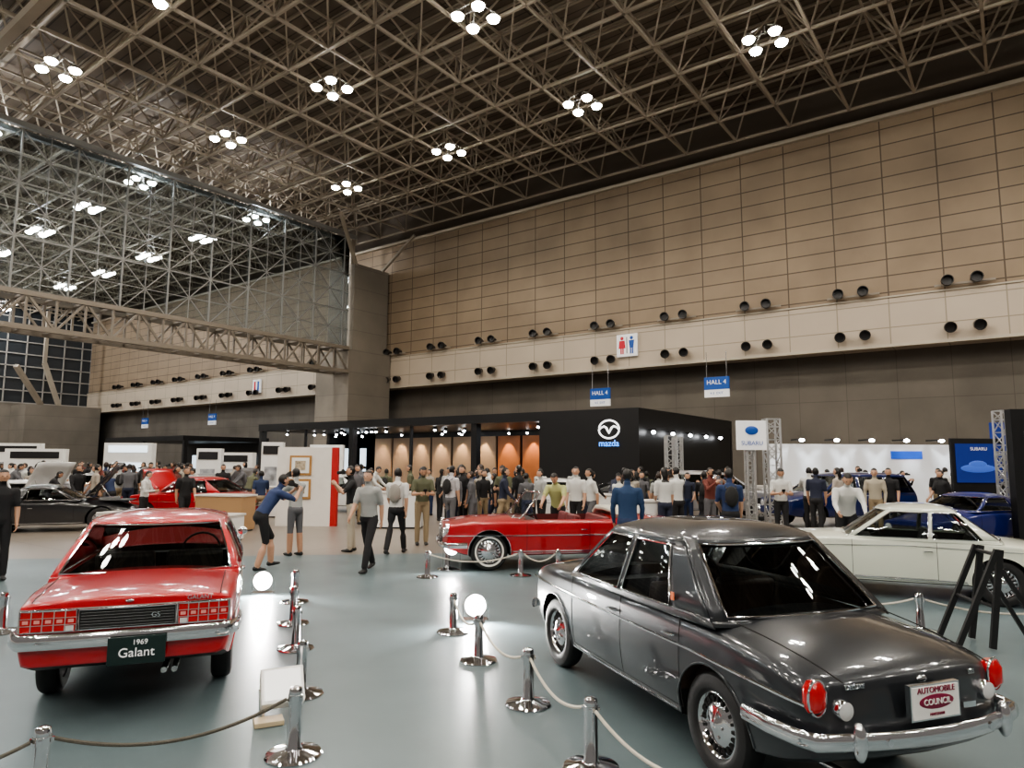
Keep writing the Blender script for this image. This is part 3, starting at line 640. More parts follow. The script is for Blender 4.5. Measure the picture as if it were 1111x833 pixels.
# ---------------- people
def fig_mesh(key,lean=3,legL=(4,4),legR=(-3,2),armL=(5,8,18,2),armR=(5,8,15,2),hp=0,prop=None,bag=False,hair=0):
    mb=MB(); segs=[]; l=rad(lean); u=V(0,math.sin(l),math.cos(l)); f=V(0,math.cos(l),-math.sin(l)); X=V(1,0,0)
    TR=[(-.09,.13,.10),(.0,.165,.118),(.10,.155,.108),(.20,.155,.108),(.31,.172,.118),(.41,.185,.118),(.475,.155,.095),(.53,.075,.07)]
    mb.tube([u*a for a,_,_ in TR],[(b,c) for _,b,c in TR],20,up=tuple(-f)); 
    for i in range(len(TR)-1): segs.append((u*TR[i][0],u*TR[i+1][0],.14,'shirt' if TR[i][0]>-.05 else 'pants'))
    segs.append((V(0,0,-.09)-X*.06,V(0,0,-.09)+X*.06,.13,'pants')); mb.ell((0,-.03,-.06),(.155,.115,.11))
    nk=u*.60; mb.tube([u*.48,nk],.056,12); segs.append((u*.545,nk,.055,'skin'))
    h=rad(lean+hp); hu=V(0,math.sin(h),math.cos(h)); hf=V(0,math.cos(h),-math.sin(h)); hc=nk+hu*.105+hf*.015
    R=Matrix((X,hf,hu)).transposed()
    mb.ell(hc,(.076,.094,.115),R=R); mb.ell(hc+hf*.025-hu*.06,(.054,.068,.055),R=R); mb.ell(hc+hf*.098-hu*.012,(.013,.018,.024),R=R,nu=8,nv=6); mb.ell(hc-hf*.016+hu*.018,(.082,.094,.104),R=R)
    for s_ in(-1,1): mb.ell(hc+X*s_*.08-hu*.01,(.014,.022,.032),R=R,nu=8,nv=6)
    if hair: mb.tube([hc-hf*.05+hu*.02,hc-hf*.07-hu*.1,hc-hf*.06-hu*.2],[(.085,.06),(.08,.05),(.05,.03)],12,up=tuple(hf))
    feet=[];hands=[]
    for s_,(a,b) in((-1,legL),(1,legR)):
        a=rad(a);b=rad(b); hip=X*s_*.088+V(0,0,-.05); kn=hip+V(s_*.01,math.sin(a)*.43,-math.cos(a)*.43); an=kn+V(0,math.sin(a-b)*.43,-math.cos(a-b)*.43)
        mb.tube([hip+V(0,0,.04),hip,lerp(hip,kn,.5),kn,lerp(kn,an,.4),an],[.085,.094,.082,.064,.066,.055],14)
        mb.ell(kn,(.064,.064,.064)); segs.append((hip,kn,.085,'pants')); segs.append((kn,an,.062,'shin'))
        fp_=(b-a)*.55; fp_=max(0,fp_) if b>a else 0; ff=V(0,math.cos(fp_),-math.sin(fp_)); fu=V(0,math.sin(fp_),math.cos(fp_))
        he=an-ff*.05-fu*.055; mb.tube([he-ff*.02,he+ff*.02,he+ff*.12,he+ff*.19,he+ff*.23],[(.03,.03),(.042,.045),(.046,.035),(.042,.026),(.02,.015)],12); mb.tube([an,he+ff*.04],.042,10)
        segs.append((he,he+ff*.23,.05,'shoe')); feet.append(he-fu*.04)
    for s_,(p,q,p2,q2) in((-1,armL),(1,armR)):
        p,q,p2,q2=map(rad,(p,q,p2,q2)); shd=u*.445+X*s_*.185
        d1=V(s_*math.sin(q),math.sin(p)*math.cos(q),-math.cos(p)*math.cos(q)); d2=V(-s_*math.sin(q2),math.sin(p2)*math.cos(q2),-math.cos(p2)*math.cos(q2))
        el=shd+d1*.29; wr=el+d2*.25; mb.ell(shd,(.068,.068,.068)); mb.tube([u*.42+X*s_*.1,shd],[.09,.068],12); mb.tube([shd,lerp(shd,el,.7)],[.067,.06],12); mb.tube([shd,el],[.055,.045],12); mb.ell(el,(.045,.045,.045)); mb.tube([el,lerp(el,wr,.35),wr],[.043,.042,.028],12)
        segs.append((shd,lerp(shd,el,.72),.065,'shirt')); segs.append((lerp(shd,el,.8),wr,.045,'fore')); mb.tube([wr,wr+d2*.05],[(.03,.024)]*2,10); segs.append((wr,wr+d2*.06,.03,'skin')); hands.append((wr,d2,s_))
    o=mb.obj('tmp_fig',[],smooth=False); md=o.modifiers.new('r','REMESH'); md.mode='VOXEL'; md.voxel_size=.0135; s2=o.modifiers.new('s','SMOOTH'); s2.factor=.5; s2.iterations=3
    bpy.context.view_layer.update(); dg=bpy.context.evaluated_depsgraph_get(); me=bpy.data.meshes.new_from_object(o.evaluated_get(dg)); bpy.data.objects.remove(o)
    nf=len(me.polygons); cen=np.empty(nf*3); me.polygons.foreach_get('center',cen); cen=cen.reshape(-1,3)
    segs.append((hc+hu*.05,hc-hu*.06,.085,'head')); D=[]
    for a,b,r_,lab in segs:
        a=np.array(a);b=np.array(b);ab=b-a; t=np.clip(((cen-a)@ab)/(ab@ab+1e-9),0,1); D.append(np.linalg.norm(cen-a-t[:,None]*ab,axis=1)-r_)
    lab=np.argmin(np.array(D),axis=0); names=[s_[3] for s_ in segs]; mp=dict(skin=0,shirt=2,fore=3,pants=4,shin=5,shoe=6,head=0)
    idx=np.array([mp[n_] for n_ in names])[lab]; isH=np.array([n_=='head' for n_ in names])[lab]
    rel=cen-np.array(hc); lf=rel@np.array(hf); lu=rel@np.array(hu); ear=(np.abs(rel[:,0])>.082)&(np.abs(lu+.01)<.04)
    hr=isH&(((lu>.068+.25*np.maximum(lf-.05,0)))|((lf<.012)&(lu>-.07)))&~ear
    if hair: hr=hr|((lf<-.02)&(lu<.03)&(lu>-.24)&(np.abs(rel[:,0])<.1)&((idx==0)|(lf<-.05)))
    idx[hr]=1
    ex=MB(); ex.v=[tuple(v.co) for v in me.vertices]; ex.f=[tuple(p.vertices) for p in me.polygons]; ex.m=list(map(int,idx)); bpy.data.meshes.remove(me)
    for s_ in(-1,1):
        ex.ell(hc+X*s_*.03+hf*.086+hu*.012,(.011,.008,.006),1,R=R,nu=8,nv=6)
    ex.ell(hc+hf*.088-hu*.058,(.022,.006,.005),8,R=R,nu=8,nv=5)
    for wr,d,s_ in hands:
        inw=(X*-s_); inw=(inw-d*inw.dot(d)).normalized(); sp_=d.cross(inw).normalized()
        if sp_.y<0: sp_=-sp_
        ex.tube([wr,wr+d*.03,wr+d*.085],[(.024,.018),(.038,.016),(.040,.013)],10,0,up=tuple(inw))
        for i,L in enumerate((.95,1,.92,.75)):
            b=wr+d*.075+sp_*(.030-.0195*i); ex.tube([b,b+d*.035*L+inw*.004,b+d*.058*L+inw*.018*1,b+d*.070*L+inw*.036],[.0095,.009,.008,.006],6,0)
        b=wr+d*.02+sp_*.025; ex.tube([b,b+sp_*.025+d*.03+inw*.006,b+sp_*.026+d*.055+inw*.018],[.012,.010,.007],6,0)
    if prop=='camera':
        c=hc+hf*.15-hu*.005; ex.box((0,0,0),(.14,.06,.09),7,Matrix.Translation(c)@R.to_4x4()); ex.tube([c+hf*.02,c+hf*.13],.035,12,7); ex.box((0,0,.05),(.05,.05,.03),7,Matrix.Translation(c)@R.to_4x4())
    if prop=='phone':
        c=(hands[0][0]+hands[1][0])/2+V(0,.05,.05); ex.box((0,0,0),(.08,.01,.14),7,Matrix.Translation(c)@Matrix.Rotation(rad(-35),4,'X'))
    if bag:
        c=u*.28-f*.17; ex.ell(c,(.13,.075,.2),7,R=Matrix((X,f,u)).transposed(),nu=14,nv=10)
        for s_ in(-1,1): ex.tube([c+u*.15+X*s_*.09,u*.49+X*s_*.10-f*.04,u*.40+X*s_*.11+f*.125,u*.2+X*s_*.13+f*.09,c-u*.1+X*s_*.1],[(.018,.006)]*5,6,7,up=tuple(f))
    zmin=min(p.z for p in feet); yo=sum(p.y for p in feet)/2
    ex.v=[(a,b-yo,c-zmin) for a,b,c in ex.v]
    sk=pm('skin_tone',(.50,.30,.20),.5)
    me=ex.mesh('figure_'+key,[sk]*8+[pm('lips',(.35,.12,.1),.5)],ang=60); return me
FM={}
FM['stand']=fig_mesh('stand'); FM['stand2']=fig_mesh('stand2',2,(6,2),(-4,4),(10,10,40,25),(4,6,10,0),hp=8,bag=True)
FM['walk']=fig_mesh('walk',5,(24,8),(-16,14),(-18,6,-2,0),(22,6,45,5)); FM['walk2']=fig_mesh('walk2',4,(-14,16),(20,6),(18,6,35,5),(-14,7,2,0),bag=True)
FM['photo']=fig_mesh('photo',2,(3,3),(-4,2),(48,20,140,32),(48,20,140,32),hp=4,prop='camera')
FM['bend']=fig_mesh('bend',34,(32,30),(8,26),(66,14,138,34),(66,14,138,34),hp=-14,prop='camera')
FM['phone']=fig_mesh('phone',4,(4,4),(-2,2),(15,10,95,30),(15,10,95,30),hp=22,prop='phone')
FM['suit']=fig_mesh('suit',3,(3,3),(-5,2),(2,12,22,4),(0,12,18,4),hp=6)
FM['lean']=fig_mesh('lean',24,(14,8),(-2,4),(40,10,55,4),(38,10,60,4),hp=14)
FM['woman']=fig_mesh('woman',2,(4,3),(-3,2),(6,7,60,25),(4,6,12,0),hair=1)
def cm(c,k='cloth'): return pm('%s_%.2f_%.2f_%.2f'%((k,)+tuple(c)),c,.8,bump=.15,nscale=25)
SK=[pm('skin_a',(.52,.31,.21),.5),pm('skin_b',(.45,.26,.17),.5)]; HR=[pm('hair_black',(.012,.01,.009),.45),pm('hair_brown',(.03,.017,.011),.45),pm('hair_grey',(.2,.2,.2),.5)]
SHOE=pm('shoe_black',(.02,.02,.02),.4)
def person(pose,x,y,face,shirt,pants,ls=False,sh=False,s=.965,parent=None,name='person',hair=0,prop=(.02,.02,.02)):
    d=W(face[0],face[1]); rz=math.atan2(-d.x,d.y); o=link(name,FM[pose],W(x,y,GZ if y<13 else 0),rz,parent,s)
    sk=random.choice(SK); ms=[sk,HR[hair],cm(shirt),cm(shirt) if ls else sk,cm(pants),sk if sh else cm(pants),SHOE,cm(prop,'gear'),sk]
    for i,mm in enumerate(ms): o.material_slots[i].link='OBJECT'; o.material_slots[i].material=mm
    return o
NV=(.02,.025,.05);BK=(.015,.015,.017);WH=(.62,.62,.60);KH=(.28,.22,.14);GY=(.12,.12,.13);LG=(.36,.37,.36);OL=(.11,.115,.07);BL=(.03,.08,.25);DB=(.02,.035,.09)
person('stand',-7.98,10.8,(.7,-.7),BK,BK,s=.93)
person('bend',-4.30,12.0,(.75,.65),(.03,.05,.13),BK,sh=True)
person('photo',-4.22,13.7,(-.8,.5),LG,GY,sh=True,s=.94,prop=(.05,.05,.05))
person('photo',-3.25,14.4,(-.8,-.3),BK,(.45,.4,.32))
person('walk',-2.42,12.0,(-.3,-.95),(.33,.34,.33),BK)
person('walk2',-2.35,14.0,(.15,1),WH,BK,prop=(.3,.28,.25)); person('phone',-2.02,15.6,(.3,-1),OL,KH)
person('stand2',-1.55,17.2,(.6,.8),(.5,.48,.5),GY); person('stand',-1.2,17.8,(-.6,-.8),BK,BK)
person('lean',1.0,14.75,(-.35,-1),(.42,.44,.2),BK,s=.94); person('stand',1.55,16.2,(-.4,-1),WH,BK); person('walk',2.05,17,(-.8,-.3),WH,GY)
person('suit',1.86,11.05,(.15,1),(.02,.05,.12),DB,ls=True,hair=0)
person('woman',3.5,15.6,(-.3,1),WH,NV); person('photo',4.0,16.4,(-.5,.8),WH,BK)
person('stand2',4.1,12.9,(.1,1),(.02,.04,.11),BK); person('phone',6.55,16.8,(-.2,-1),WH,BK)
person('lean',6.0,12.4,(-.3,-1),WH,BK,ls=True,s=.98); person('suit',9.4,17.8,(-.5,-.8),(.4,.36,.28),KH,ls=True); person('woman',8.9,18.6,(-.6,.7),(.45,.40,.35),BK)
person('stand',7.9,17.9,(.5,.8),NV,BK); person('photo',8.2,19.0,(.5,.8),WH,BK); person('stand',10.2,18.6,(-.5,-.8),BK,BK); person('walk',11.9,18.9,(-.9,-.2),BK,GY)
def crowd(name,n,x0,x1,y0,y1,avoid,s0=.86,clump=0):
    r=empty(name); pts=[]; tries=0
    cl=[(random.uniform(x0,x1),random.uniform(y0,y1)) for _ in range(max(clump,1))]
    while len(pts)<n and tries<6000:
        tries+=1; y=random.uniform(y0,y1); x=random.uniform(x0,x1)*y
        if clump and random.random()<.65: a,b=random.choice(cl); y=min(y1,max(y0,b+random.gauss(0,1.1))); x=a*y+random.gauss(0,.8)
        if not x0*y<=x<=x1*y: continue
        if any(math.hypot(x-a,y-b)<.5 for a,b in pts): continue
        if any(math.hypot(x-a,y-b)<c for a,b,c in avoid): continue
        pts.append((x,y))
    for x,y in pts:
        a=random.uniform(0,2*math.pi); sh_=random.choice([BK,BK,BK,BK,WH,WH,NV,NV,GY,GY,LG,DB,(.15,.04,.03),OL,(.35,.31,.26)]); pn=random.choice([BK,BK,NV,KH,GY,DB])
        person(random.choice(['stand','stand2','photo','walk','walk2','phone','woman','suit','lean','lean']),x,y,(math.cos(a),math.sin(a)),sh_,pn,ls=random.random()<.4,s=random.uniform(s0,.98),parent=r,name='visitor',hair=random.choice([0,0,0,0,0,1]))
CT=[(-8.0,16.3,3.4,.62,-10),(-7.6,18.4,1.4,.95,-12),(-7.2,22.9,1.6,1.0,5),(1.9,18.9,1.6,1,0),(2.9,16.0,1.0,1.0,10),(-18.6,22.9,2.0,.9,10),(-3.3,19.5,1.6,1.0,0),(9.4,25,2.2,1.05,0)]
TT=[(7.3,19.2,3.1,.36),(13.2,18.3,3.3,.34),(5.0,21.5,2.7,.3),(6.2,25.6,2.8,.3),(12.9,17.9,2.2,.3)]
PT_=[(-21.5,31,2.6,2.3,5,0),(-17.6,31.5,2.2,2.6,0,1),(-13.4,32.5,2.4,2.2,-5,0),(-8.6,24.6,.7,2.5,10,0),(-8.9,33,1.6,2.6,0,1),(-24.5,33.5,3.0,2.6,10,0),(-12.0,27.2,.9,2.3,10,0)]
AV=[(c[2],c[3],2.1) for c in CARS]+[(9.9,21.0,2.6),(6.9,23.4,2.6),(10.9,16.6,2.3),(-5.8,19.8,1.3),(6.6,18.8,.8)]+[(c[0],c[1],c[2]/2+.5) for c in CT]+[(t[0],t[1],.5) for t in TT]+[(p[0],p[1],p[2]/2+.4) for p in PT_]
crowd('visitor_crowd',58,-.09,.34,17.5,24.0,AV,.84,7); crowd('visitor_crowd',80,-.76,-.36,18.5,31.5,AV,.86,10); crowd('visitor_crowd',10,-.33,-.1,20,24,AV)
crowd('visitor_crowd',12,.45,.68,18.8,24.5,AV)
# ---------------- stanchions and ropes
m=MB(); m.lathe([(.175,0),(.18,.008),(.17,.02),(.11,.034),(.055,.044),(.045,.06),(.041,.33),(.047,.332),(.047,.375),(.043,.377),(.043,.400),(.038,.414),(.022,.423),(0,.425)],28,0)
for a in range(4): c_,s_=math.cos(a*math.pi/2),math.sin(a*math.pi/2); m.box((c_*.048,s_*.048,.355),(.02,.02,.02))
stm=m.mesh('stanchion',[CHROME])
ST=dict(a=(.139,5.53),b=(-.30,6.68),c=(-.633,7.75),d=(.50,4.42),e=(-1.38,4.59),f=(-1.68,5.72),g=(-2.14,7.05),h=(-2.50,8.1),i=(-2.86,9.3),j=(-5.5,7.63),k=(-2.54,3.90),l=(-1.35,11.3),m=(-1.1,12.1),n=(.16,11.5),o=(.78,11.5),p=(4.6,7.9),q=(3.6,8.6))
for k_,(x,y) in ST.items(): link('rope_stanchion',stm,W(x,y,GZ),random.random()*6)
rm_=pm('white_rope',(.62,.58,.5),.9,bump=.6,nscale=120)
rp2=pm('dark_rope',(.12,.11,.09),.9,bump=.6,nscale=120)
def rope(a,b,sag=.13,mt=None,e=.05):
    A=W(*ST[a],.36); B=W(*ST[b],.36); d=(B-A).normalized()*.055
    A=A+d;B=B-d; P=[lerp(A,B,t)-V(0,0,sag*4*t*(1-t)) for t in np.linspace(0,1,21)]; q=MB(); q.tube(P,.011,7); q.obj('barrier_rope',[mt or rm_])
for a,b in(('d','a'),('a','b'),('b','c'),('l','n'),('n','o'),('p','q')): rope(a,b,.12)
rope('k','e',.13,rp2)
ST['z']=(1.0,3.4); rope('z','d',.1); link('rope_stanchion',stm,W(1.0,3.4,GZ)); ST['y']=(-3.3,3.1); rope('y','k',.08,rp2); link('rope_stanchion',stm,W(-3.3,3.1,GZ)); ST['x']=(6.3,7.6); rope('p','x',.12); link('rope_stanchion',stm,W(6.3,7.6,GZ))
# ---------------- floor flood lights
FE=pm('flood_glow',(1,1,1),.5,emit=(1,.98,.93),es=220)
def flood(x,y,tx,ty,power,z=.12):
    d=W(tx-x,ty-y); rz=math.atan2(d.y,d.x); r=empty('floor_flood_light',W(x,y,GZ),rz); q=MB()
    Mr=Matrix.Translation((0,0,z+.05))@Matrix.Rotation(rad(-8),4,'Y')@Matrix.Rotation(rad(90),4,'Y')
    q.lathe([(0,-.09),(.05,-.09),(.08,-.05),(.13,.03),(.135,.06),(.12,.062)],24,0,Mr); q.lathe([(.12,.055),(.08,.075),(.0,.085)],24,1,Mr)
    for s_ in(-1,1): q.box((-.0,s_*.145,z*.5+.03),(.05,.012,z+.06),2)
    q.box((0,0,.008),(.18,.31,.016),2); 
    for k in range(4): q.lathe([(.05,-.085+.02*k),(.085,-.083+.02*k),(.05,-.08+.02*k)],16,2,Mr)
    q.obj('lamp_body',[pm('lamp_white',(.6,.6,.6),.4),FE,STEEL],r)
    l=bpy.data.lights.new('flood','SPOT'); l.energy=power; l.spot_size=rad(165); l.spot_blend=.6; l.shadow_soft_size=.08; l.color=(1,.98,.94)
    o=bpy.data.objects.new('flood_beam',l); sc.collection.objects.link(o); o.parent=r; o.location=(.17,0,z+.08); o.rotation_euler=(0,rad(-75),0)
flood(-3.50,9.9,-2.2,4,260); flood(-.42,8.35,.0,3,170); flood(-1.02,12.0,-.5,5,170,.34)
# white lamp box by the rope
r=empty('portable_light_box',W(-1.68,5.25,GZ),TH+rad(25)); q=MB(); Mr=Matrix.Translation((0,.02,.2))@Matrix.Rotation(rad(-38),4,'X')
q.box((0,0,0),(.30,.11,.26),0,Mr); q.box((0,-.058,0),(.26,.008,.22),3,Mr); q.box((-.1,-.12,.02),(.2,.13,.035),1); q.box((.13,.06,.04),(.02,.24,.08),2); q.box((-.13,.06,.04),(.02,.24,.08),2)
for s_ in(-1,1): q.tube([(s_*.14,.06,.05),(s_*.155,.03,.2)],.01,6,2)
q.obj('box_body',[pm('box_white',(.88,.88,.86),.4),pm('beige_plastic',(.55,.45,.3),.5),STEEL,pm('box_diffuser',(.9,.9,.88),.5,emit=(1,.98,.94),es=.7)],r,bev=.008)
# ---------------- folding easel stand (seen side on)
r=empty('display_easel',W(4.95,7.35,GZ),TH+rad(-10)); q=MB()
def bar(a,b,w_,t_=.02): q.tube([a,b],[(w_,t_)]*2,4,0,up=(0,1,0))
for yy in(-.22,.22):
    bar((-.36,yy,.02),(.06,yy,1.0),.035,.03); bar((-.04,yy,.02),(.10,yy*.9,1.0),.04,.03)
    bar((.10,yy*.9,.80),(.52,yy,.02),.028,.024)
q.tube([(-.16,-.24,.47),(-.16,.24,.47)],.018,6,0); q.tube([(.06,-.24,.95),(.06,.24,.95)],.02,6,0); q.tube([(.02,-.24,.42),(.02,.24,.42)],.018,6,0)
q.obj('easel_frame',[BLKM],r)
# ---------------- black brand pavilion
bx0,bx1,by0,by1=-37.4,-11.9,24.4,35.2
r=empty('exhibition_pavilion'); PB=pm('pavilion_black',(.008,.008,.009),.45)
q=MB(); q.box(((bx0+bx1)/2,(by0+by1)/2,3.8),(bx1-bx0,by1-by0,.4)); q.obj('canopy_roof',[PB],r,smooth=False)
q=MB(); q.box(((-16.6+bx1)/2,by0+.15,1.8),(bx1+16.6,.3,3.6)); q.box((bx1-.15,(by0+by1)/2,1.8),(.3,by1-by0-.6,3.6)); q.box((-16.5,(by0+by1)/2+2,1.8),(.3,by1-by0-4.4,3.6))
q.box(((bx0+bx1)/2,by1-.1,1.8),(bx1-bx0,.2,3.6)); q.box((bx0+.3,by1-3,1.8),(.3,5.5,3.6)); q.obj('pavilion_walls',[PB],r,smooth=False)
q=MB()
for x_ in(-20.3,-28.9,-37.2): q.box((x_,by0+.2,1.8),(.32,.32,3.6))
for x_ in(-24.5,-33): q.box((x_,by0+.2,1.8),(.12,.12,3.6))
q.obj('pavilion_columns',[PB],r,smooth=False)
pz=pm('washed_grey_panel',(.36,.25,.16),.6); wood=pm('washed_panel',(.40,.14,.045),.5,noise=.12,nscale=1.5); q=MB(); n=8; PY=31.2
q.box((-27.5,PY+.15,1.8),(14,.15,3.6),2)
for i in range(n): q.box((-33.6+i*1.72,PY,1.7),(1.55,.1,3.2),0 if i<6 else 1)
q.obj('lit_display_panels',[pz,wood,PB],r,smooth=False)
def spotl(p,t,en,ang_=60,col=(1,.9,.78),name='display_spot',r_=.04,blend=.5):
    l=bpy.data.lights.new(name,'SPOT'); l.energy=en; l.spot_size=rad(ang_); l.spot_blend=blend; l.color=col; l.shadow_soft_size=r_
    o=bpy.data.objects.new(name,l); sc.collection.objects.link(o); o.location=p; o.rotation_euler=(Vector(t)-Vector(p)).to_track_quat('-Z','Y').to_euler(); return o
for i in range(n): spotl((-33.6+i*1.72,PY-.55,3.5),(-33.6+i*1.72,PY-.05,1.2),380,58,(1,.76,.50),blend=.5).parent=r
TE=pm('track_spot_glow',(1,1,1),.5,emit=(.95,.97,1),es=25); q=MB()
for k in range(34):
    x_=lerp(bx0+1,bx1-5.5,k/33)+random.uniform(-.2,.2); y_=random.choice([by0+1,by0+2.5,by0+5,by0+6]); q.box((x_,y_,3.5),(.12,.12,.16),1); q.ell((x_,y_-.03,3.4),(.07,.07,.05),0,nu=8,nv=6)
for k in range(5): q.ell((bx1+.25,by0+.8+k*1.9,3.05),(.09,.09,.07),0,nu=8,nv=6); q.box((bx1+.2,by0+.8+k*1.9,3.15),(.3,.1,.06),1)
q.obj('track_spots',[TE,BLKM],r)
for x_ in(-19,-24,-29,-34): 
    l=bpy.data.lights.new('pavilion_light','AREA'); l.energy=90; l.size=3; l.color=(.92,.96,1); o=bpy.data.objects.new('pavilion_light',l); sc.collection.objects.link(o); o.location=(x_,by0+3.5,3.5); o.parent=r
q=MB(); WE=pm('screen_white',(.8,.9,1),.4,emit=(.75,.9,1),es=1.3)
for x_,w_,z_ in((-36.2,1.2,1.9),(-34.9,.5,1.9)): q.box((x_,PY-.6,z_),(w_,.1,1.5),0)
for x_ in(-19.8,-18.2): q.box((x_,by1-.4,1.8),(1.3,.1,2.4),1)
q.obj('lit_screens',[WE,pm('dark_wood',(.05,.02,.012),.5)],r,smooth=False)
# logo
lx,ly,lz=-13.2,by0-.03,3.05; q=MB(); 
q.tube([(lx+.46*math.cos(a),ly,lz+.36*math.sin(a)+.12) for a in np.linspace(0,2*math.pi,32,endpoint=False)],.035,6,0,closed=True)
q.tube([(lx+a,ly,lz+.12+b) for a,b in((-.44,-.04),(-.36,.07),(-.22,.12),(-.12,.06),(0,-.15),(.12,.06),(.22,.12),(.36,.07),(.44,-.04))],[.018,.03,.042,.045,.05,.045,.042,.03,.018],6,0)
q.obj('logo_emblem',[pm('logo_white',(.9,.9,.9),.3,emit=(1,1,1),es=1.5)],r); text('logo_word','mazda',.36,pm('logo_blue',(.1,.3,.9),.3,emit=(.1,.35,1),es=2),frontM(lx,ly-.02,lz-.45),r,.01)
# second dark pavilion beyond the divider
r=empty('exhibition_pavilion'); q=MB(); q.box((-62,33,3.6),(14,8,.4),0); q.box((-62,37,1.7),(14,.2,3.4),0)
for k in range(3): q.box((-66+4*k,36.6,1.6),(2.6,.1,1.3),1)
for x_ in(-69,-62,-55): q.box((x_,29.2,1.7),(.3,.3,3.4),0)
q.obj('pavilion_structure',[PB,WE],r,smooth=False)
# ---------------- art panel booth
def cambox(mb,x,y,z,dx_,dy_,dz_,mt,a=0): mb.box((0,0,0),(dx_,dy_,dz_),mt,Matrix.Translation(W(x,y,z))@Matrix.Rotation(TH+rad(a),4,'Z'))
r=empty('framed_art_wall'); q=MB(); cambox(q,-5.95,19.8,1.12,1.55,.12,2.24,0); cambox(q,-5.12,19.85,1.12,.24,.2,2.24,1)
for zz in(1.72,1.05):
    cambox(q,-6.05,19.72,zz,.62,.05,.56,2); cambox(q,-6.05,19.69,zz,.5,.02,.44,3); cambox(q,-6.05,19.675,zz,.3,.02,.26,4)
q.obj('art_panels',[pm('booth_white',(.75,.72,.68),.5,noise=.03),pm('booth_red',(.45,.02,.02),.5),pm('frame_gold',(.4,.22,.08),.4),WHITE,pm('print_tan',(.45,.38,.28),.6,noise=.5,nscale=12)],r,smooth=False)
def counter(x,y,w,h_=1.0,a=0,d=.6,mt=None):
    r=empty('display_counter'); q=MB(); cambox(q,x,y,h_/2,w,d,h_-.08,0,a); cambox(q,x,y,h_-.02,w+.06,d+.06,.05,1,a); cambox(q,x,y,.03,w-.06,d-.06,.06,2,a); q.obj('counter_body',[mt or WHITE,pm('counter_top',(.65,.62,.58),.3),BLKM],r,smooth=False,bev=.01)
for i,c in enumerate(CT): counter(*c,mt=pm('wood_counter',(.4,.25,.13),.5) if i==1 else None)
# white booth partitions with header signs
for x,y,w_,h_,a_,lit in PT_:
    r=empty('booth_partition'); q=MB(); cambox(q,x,y,h_/2,w_,.1,h_,0,a_); cambox(q,x,y-.07,h_-.28,w_*.8,.03,.3,2 if not lit else 1,a_); cambox(q,x,y-.07,h_*.45,w_*.6,.03,h_*.4,3 if not lit else 1,a_)
    for s_ in(-1,1): cambox(q,x+s_*w_*.45,y+.25,h_/2,.05,.5,h_,0,a_)
    q.obj('partition_panels',[WHITE,WE,BLKM,pm('poster_grey',(.35,.36,.38),.5,noise=.5,nscale=4)],r,smooth=False)
# ---------------- white lit wall on the right
r=empty('exhibition_backwall'); q=MB(); cambox(q,14.0,26.5,1.3,8.2,.2,2.6,0); cambox(q,18.9,25.2,1.7,2.4,.2,3.4,1); cambox(q,15.2,26.38,2.2,1.2,.03,.3,2)
q.obj('backwall_panels',[pm('backwall_white',(.8,.82,.85),.5),pm('backwall_blue',(.01,.02,.08),.3,emit=(.02,.05,.3),es=.5),pm('backlit_blue',(.02,.08,.4),.3,emit=(.05,.15,.8),es=.4)],r,smooth=False)
for k in range(6):
    p=W(10.8+k*1.3,25.4,2.9); t=W(10.8+k*1.3,26.4,1.2); spotl(p,t,75,80,(.85,.93,1)).parent=r
q=MB()
for k in range(6): cambox(q,10.8+k*1.3,25.9,2.75,.1,.9,.05,1); q.ell(W(10.8+k*1.3,25.45,2.72),(.1,.1,.06),0,nu=8,nv=6)
q.obj('arm_lamps',[TE,BLKM],r)
def truss(name,x,y,z1,w=.3,z0=0,parent=None):
    s_=[]; P=W(x,y)
    cs=[P+W(a*w/2,b*w/2) for a,b in((-1,-1),(1,-1),(1,1),(-1,1))]
    for c_ in cs: s_.append((c_+V(0,0,z0),c_+V(0,0,z1),.025))
    z=z0;k=0
    while z<z1-.01:
        zz=min(z+w,z1)
        for i in range(4):
            a,b=cs[i],cs[(i+1)%4]
            if k%2: a,b=b,a
            s_.append((a+V(0,0,z),b+V(0,0,zz),.012)); s_.append((cs[i]+V(0,0,zz),cs[(i+1)%4]+V(0,0,zz),.012))
        z+=w;k+=1
    return segmesh(name,s_,.02,pm('alu_truss',(.6,.6,.6),.35,.8),parent)
for t in TT: truss('truss_tower',*t)
r=empty('hanging_brand_sign'); q=MB(); cambox(q,6.55,18.7,2.62,.8,.08,.8,0); q.ell(W(6.55,18.64,2.75),(.18,.03,.12),1,R=Matrix.Rotation(TH,3,'Z')); q.obj('sign_panel',[SW,BLUE],r,smooth=False)
text('sign_word','SUBARU',.16,BLUE,Matrix.Translation(W(6.55,18.63,2.40))@Matrix.Rotation(TH,4,'Z')@Matrix.Rotation(rad(90),4,'X'),r); truss('sign_leg',6.55,18.85,2.22,.2,0,r)
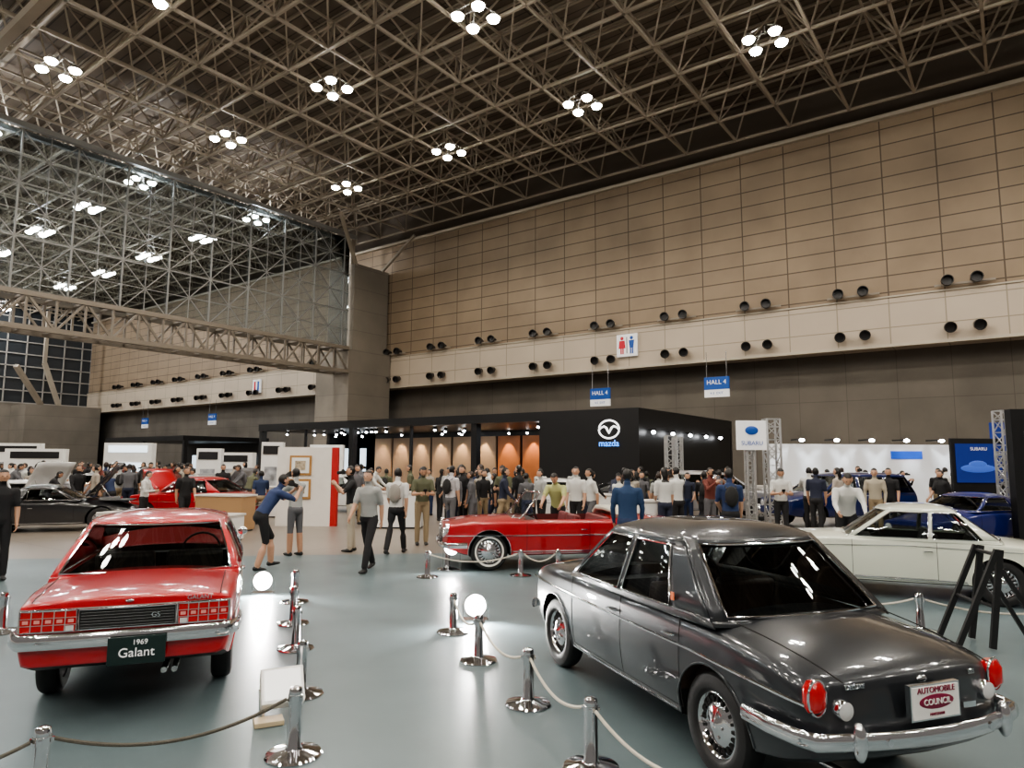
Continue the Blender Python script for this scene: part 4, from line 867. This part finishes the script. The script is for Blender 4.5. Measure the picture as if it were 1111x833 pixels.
r=empty('blue_poster_panel'); q=MB(); cambox(q,13.3,19.6,1.5,1.5,.1,2.2,0); cambox(q,13.3,19.53,1.9,1.3,.02,1.1,1); q.ell(W(13.25,19.5,1.75),(.5,.03,.12),2,R=Matrix.Rotation(TH,3,'Z')); q.ell(W(13.25,19.5,1.86),(.26,.03,.11),2,R=Matrix.Rotation(TH,3,'Z'))
for s_ in(-1,1): cambox(q,13.3+s_*.7,19.7,.25,.06,.3,.5,0)
q.obj('poster_board',[BLKM,pm('poster_blue',(.01,.02,.12),.3,emit=(.02,.05,.3),es=.4),pm('poster_car',(.04,.09,.35),.3,emit=(.08,.18,.7),es=.5)],r,smooth=False)
text('poster_word','SUBARU',.13,SW,Matrix.Translation(W(13.3,19.5,2.3))@Matrix.Rotation(TH,4,'Z')@Matrix.Rotation(rad(90),4,'X'),r)
r=empty('black_booth_wall'); q=MB(); cambox(q,13.1,15.6,1.57,3.2,.25,3.14,0,-8); cambox(q,13.1,15.47,1.4,.9,.02,.5,1,-8); q.obj('booth_panel',[PB,pm('dim_panel',(.05,.05,.05),.4)],r,smooth=False)
for tz,tx,sz in((2.55,'M',.2),(2.2,'3',.2),(.95,'X',.16)): text('booth_text',tx,sz,SW,Matrix.Translation(W(11.78,15.60,tz))@Matrix.Rotation(TH-rad(8),4,'Z')@Matrix.Rotation(rad(90),4,'X'),r)
# ---------------- world, camera
w=bpy.data.worlds.new('world'); sc.world=w; w.use_nodes=True; w.node_tree.nodes['Background'].inputs[0].default_value=(.42,.39,.36,1); w.node_tree.nodes['Background'].inputs[1].default_value=.4
cd=bpy.data.cameras.new('camera'); cam=bpy.data.objects.new('camera',cd); sc.collection.objects.link(cam); sc.camera=cam
cd.sensor_fit='HORIZONTAL'; cd.sensor_width=36; cd.lens=740/1111*36; cd.clip_end=400; cd.clip_start=.05
cam.matrix_world=Matrix.Translation((0,0,H))@Matrix.Rotation(TH,4,'Z')@Matrix.Rotation(rad(96.44),4,'X')@Matrix.Rotation(rad(.35),4,'Z')
sc.view_settings.view_transform='AgX'
try: sc.view_settings.look='AgX - Medium High Contrast'
except Exception as ex_: print(ex_)
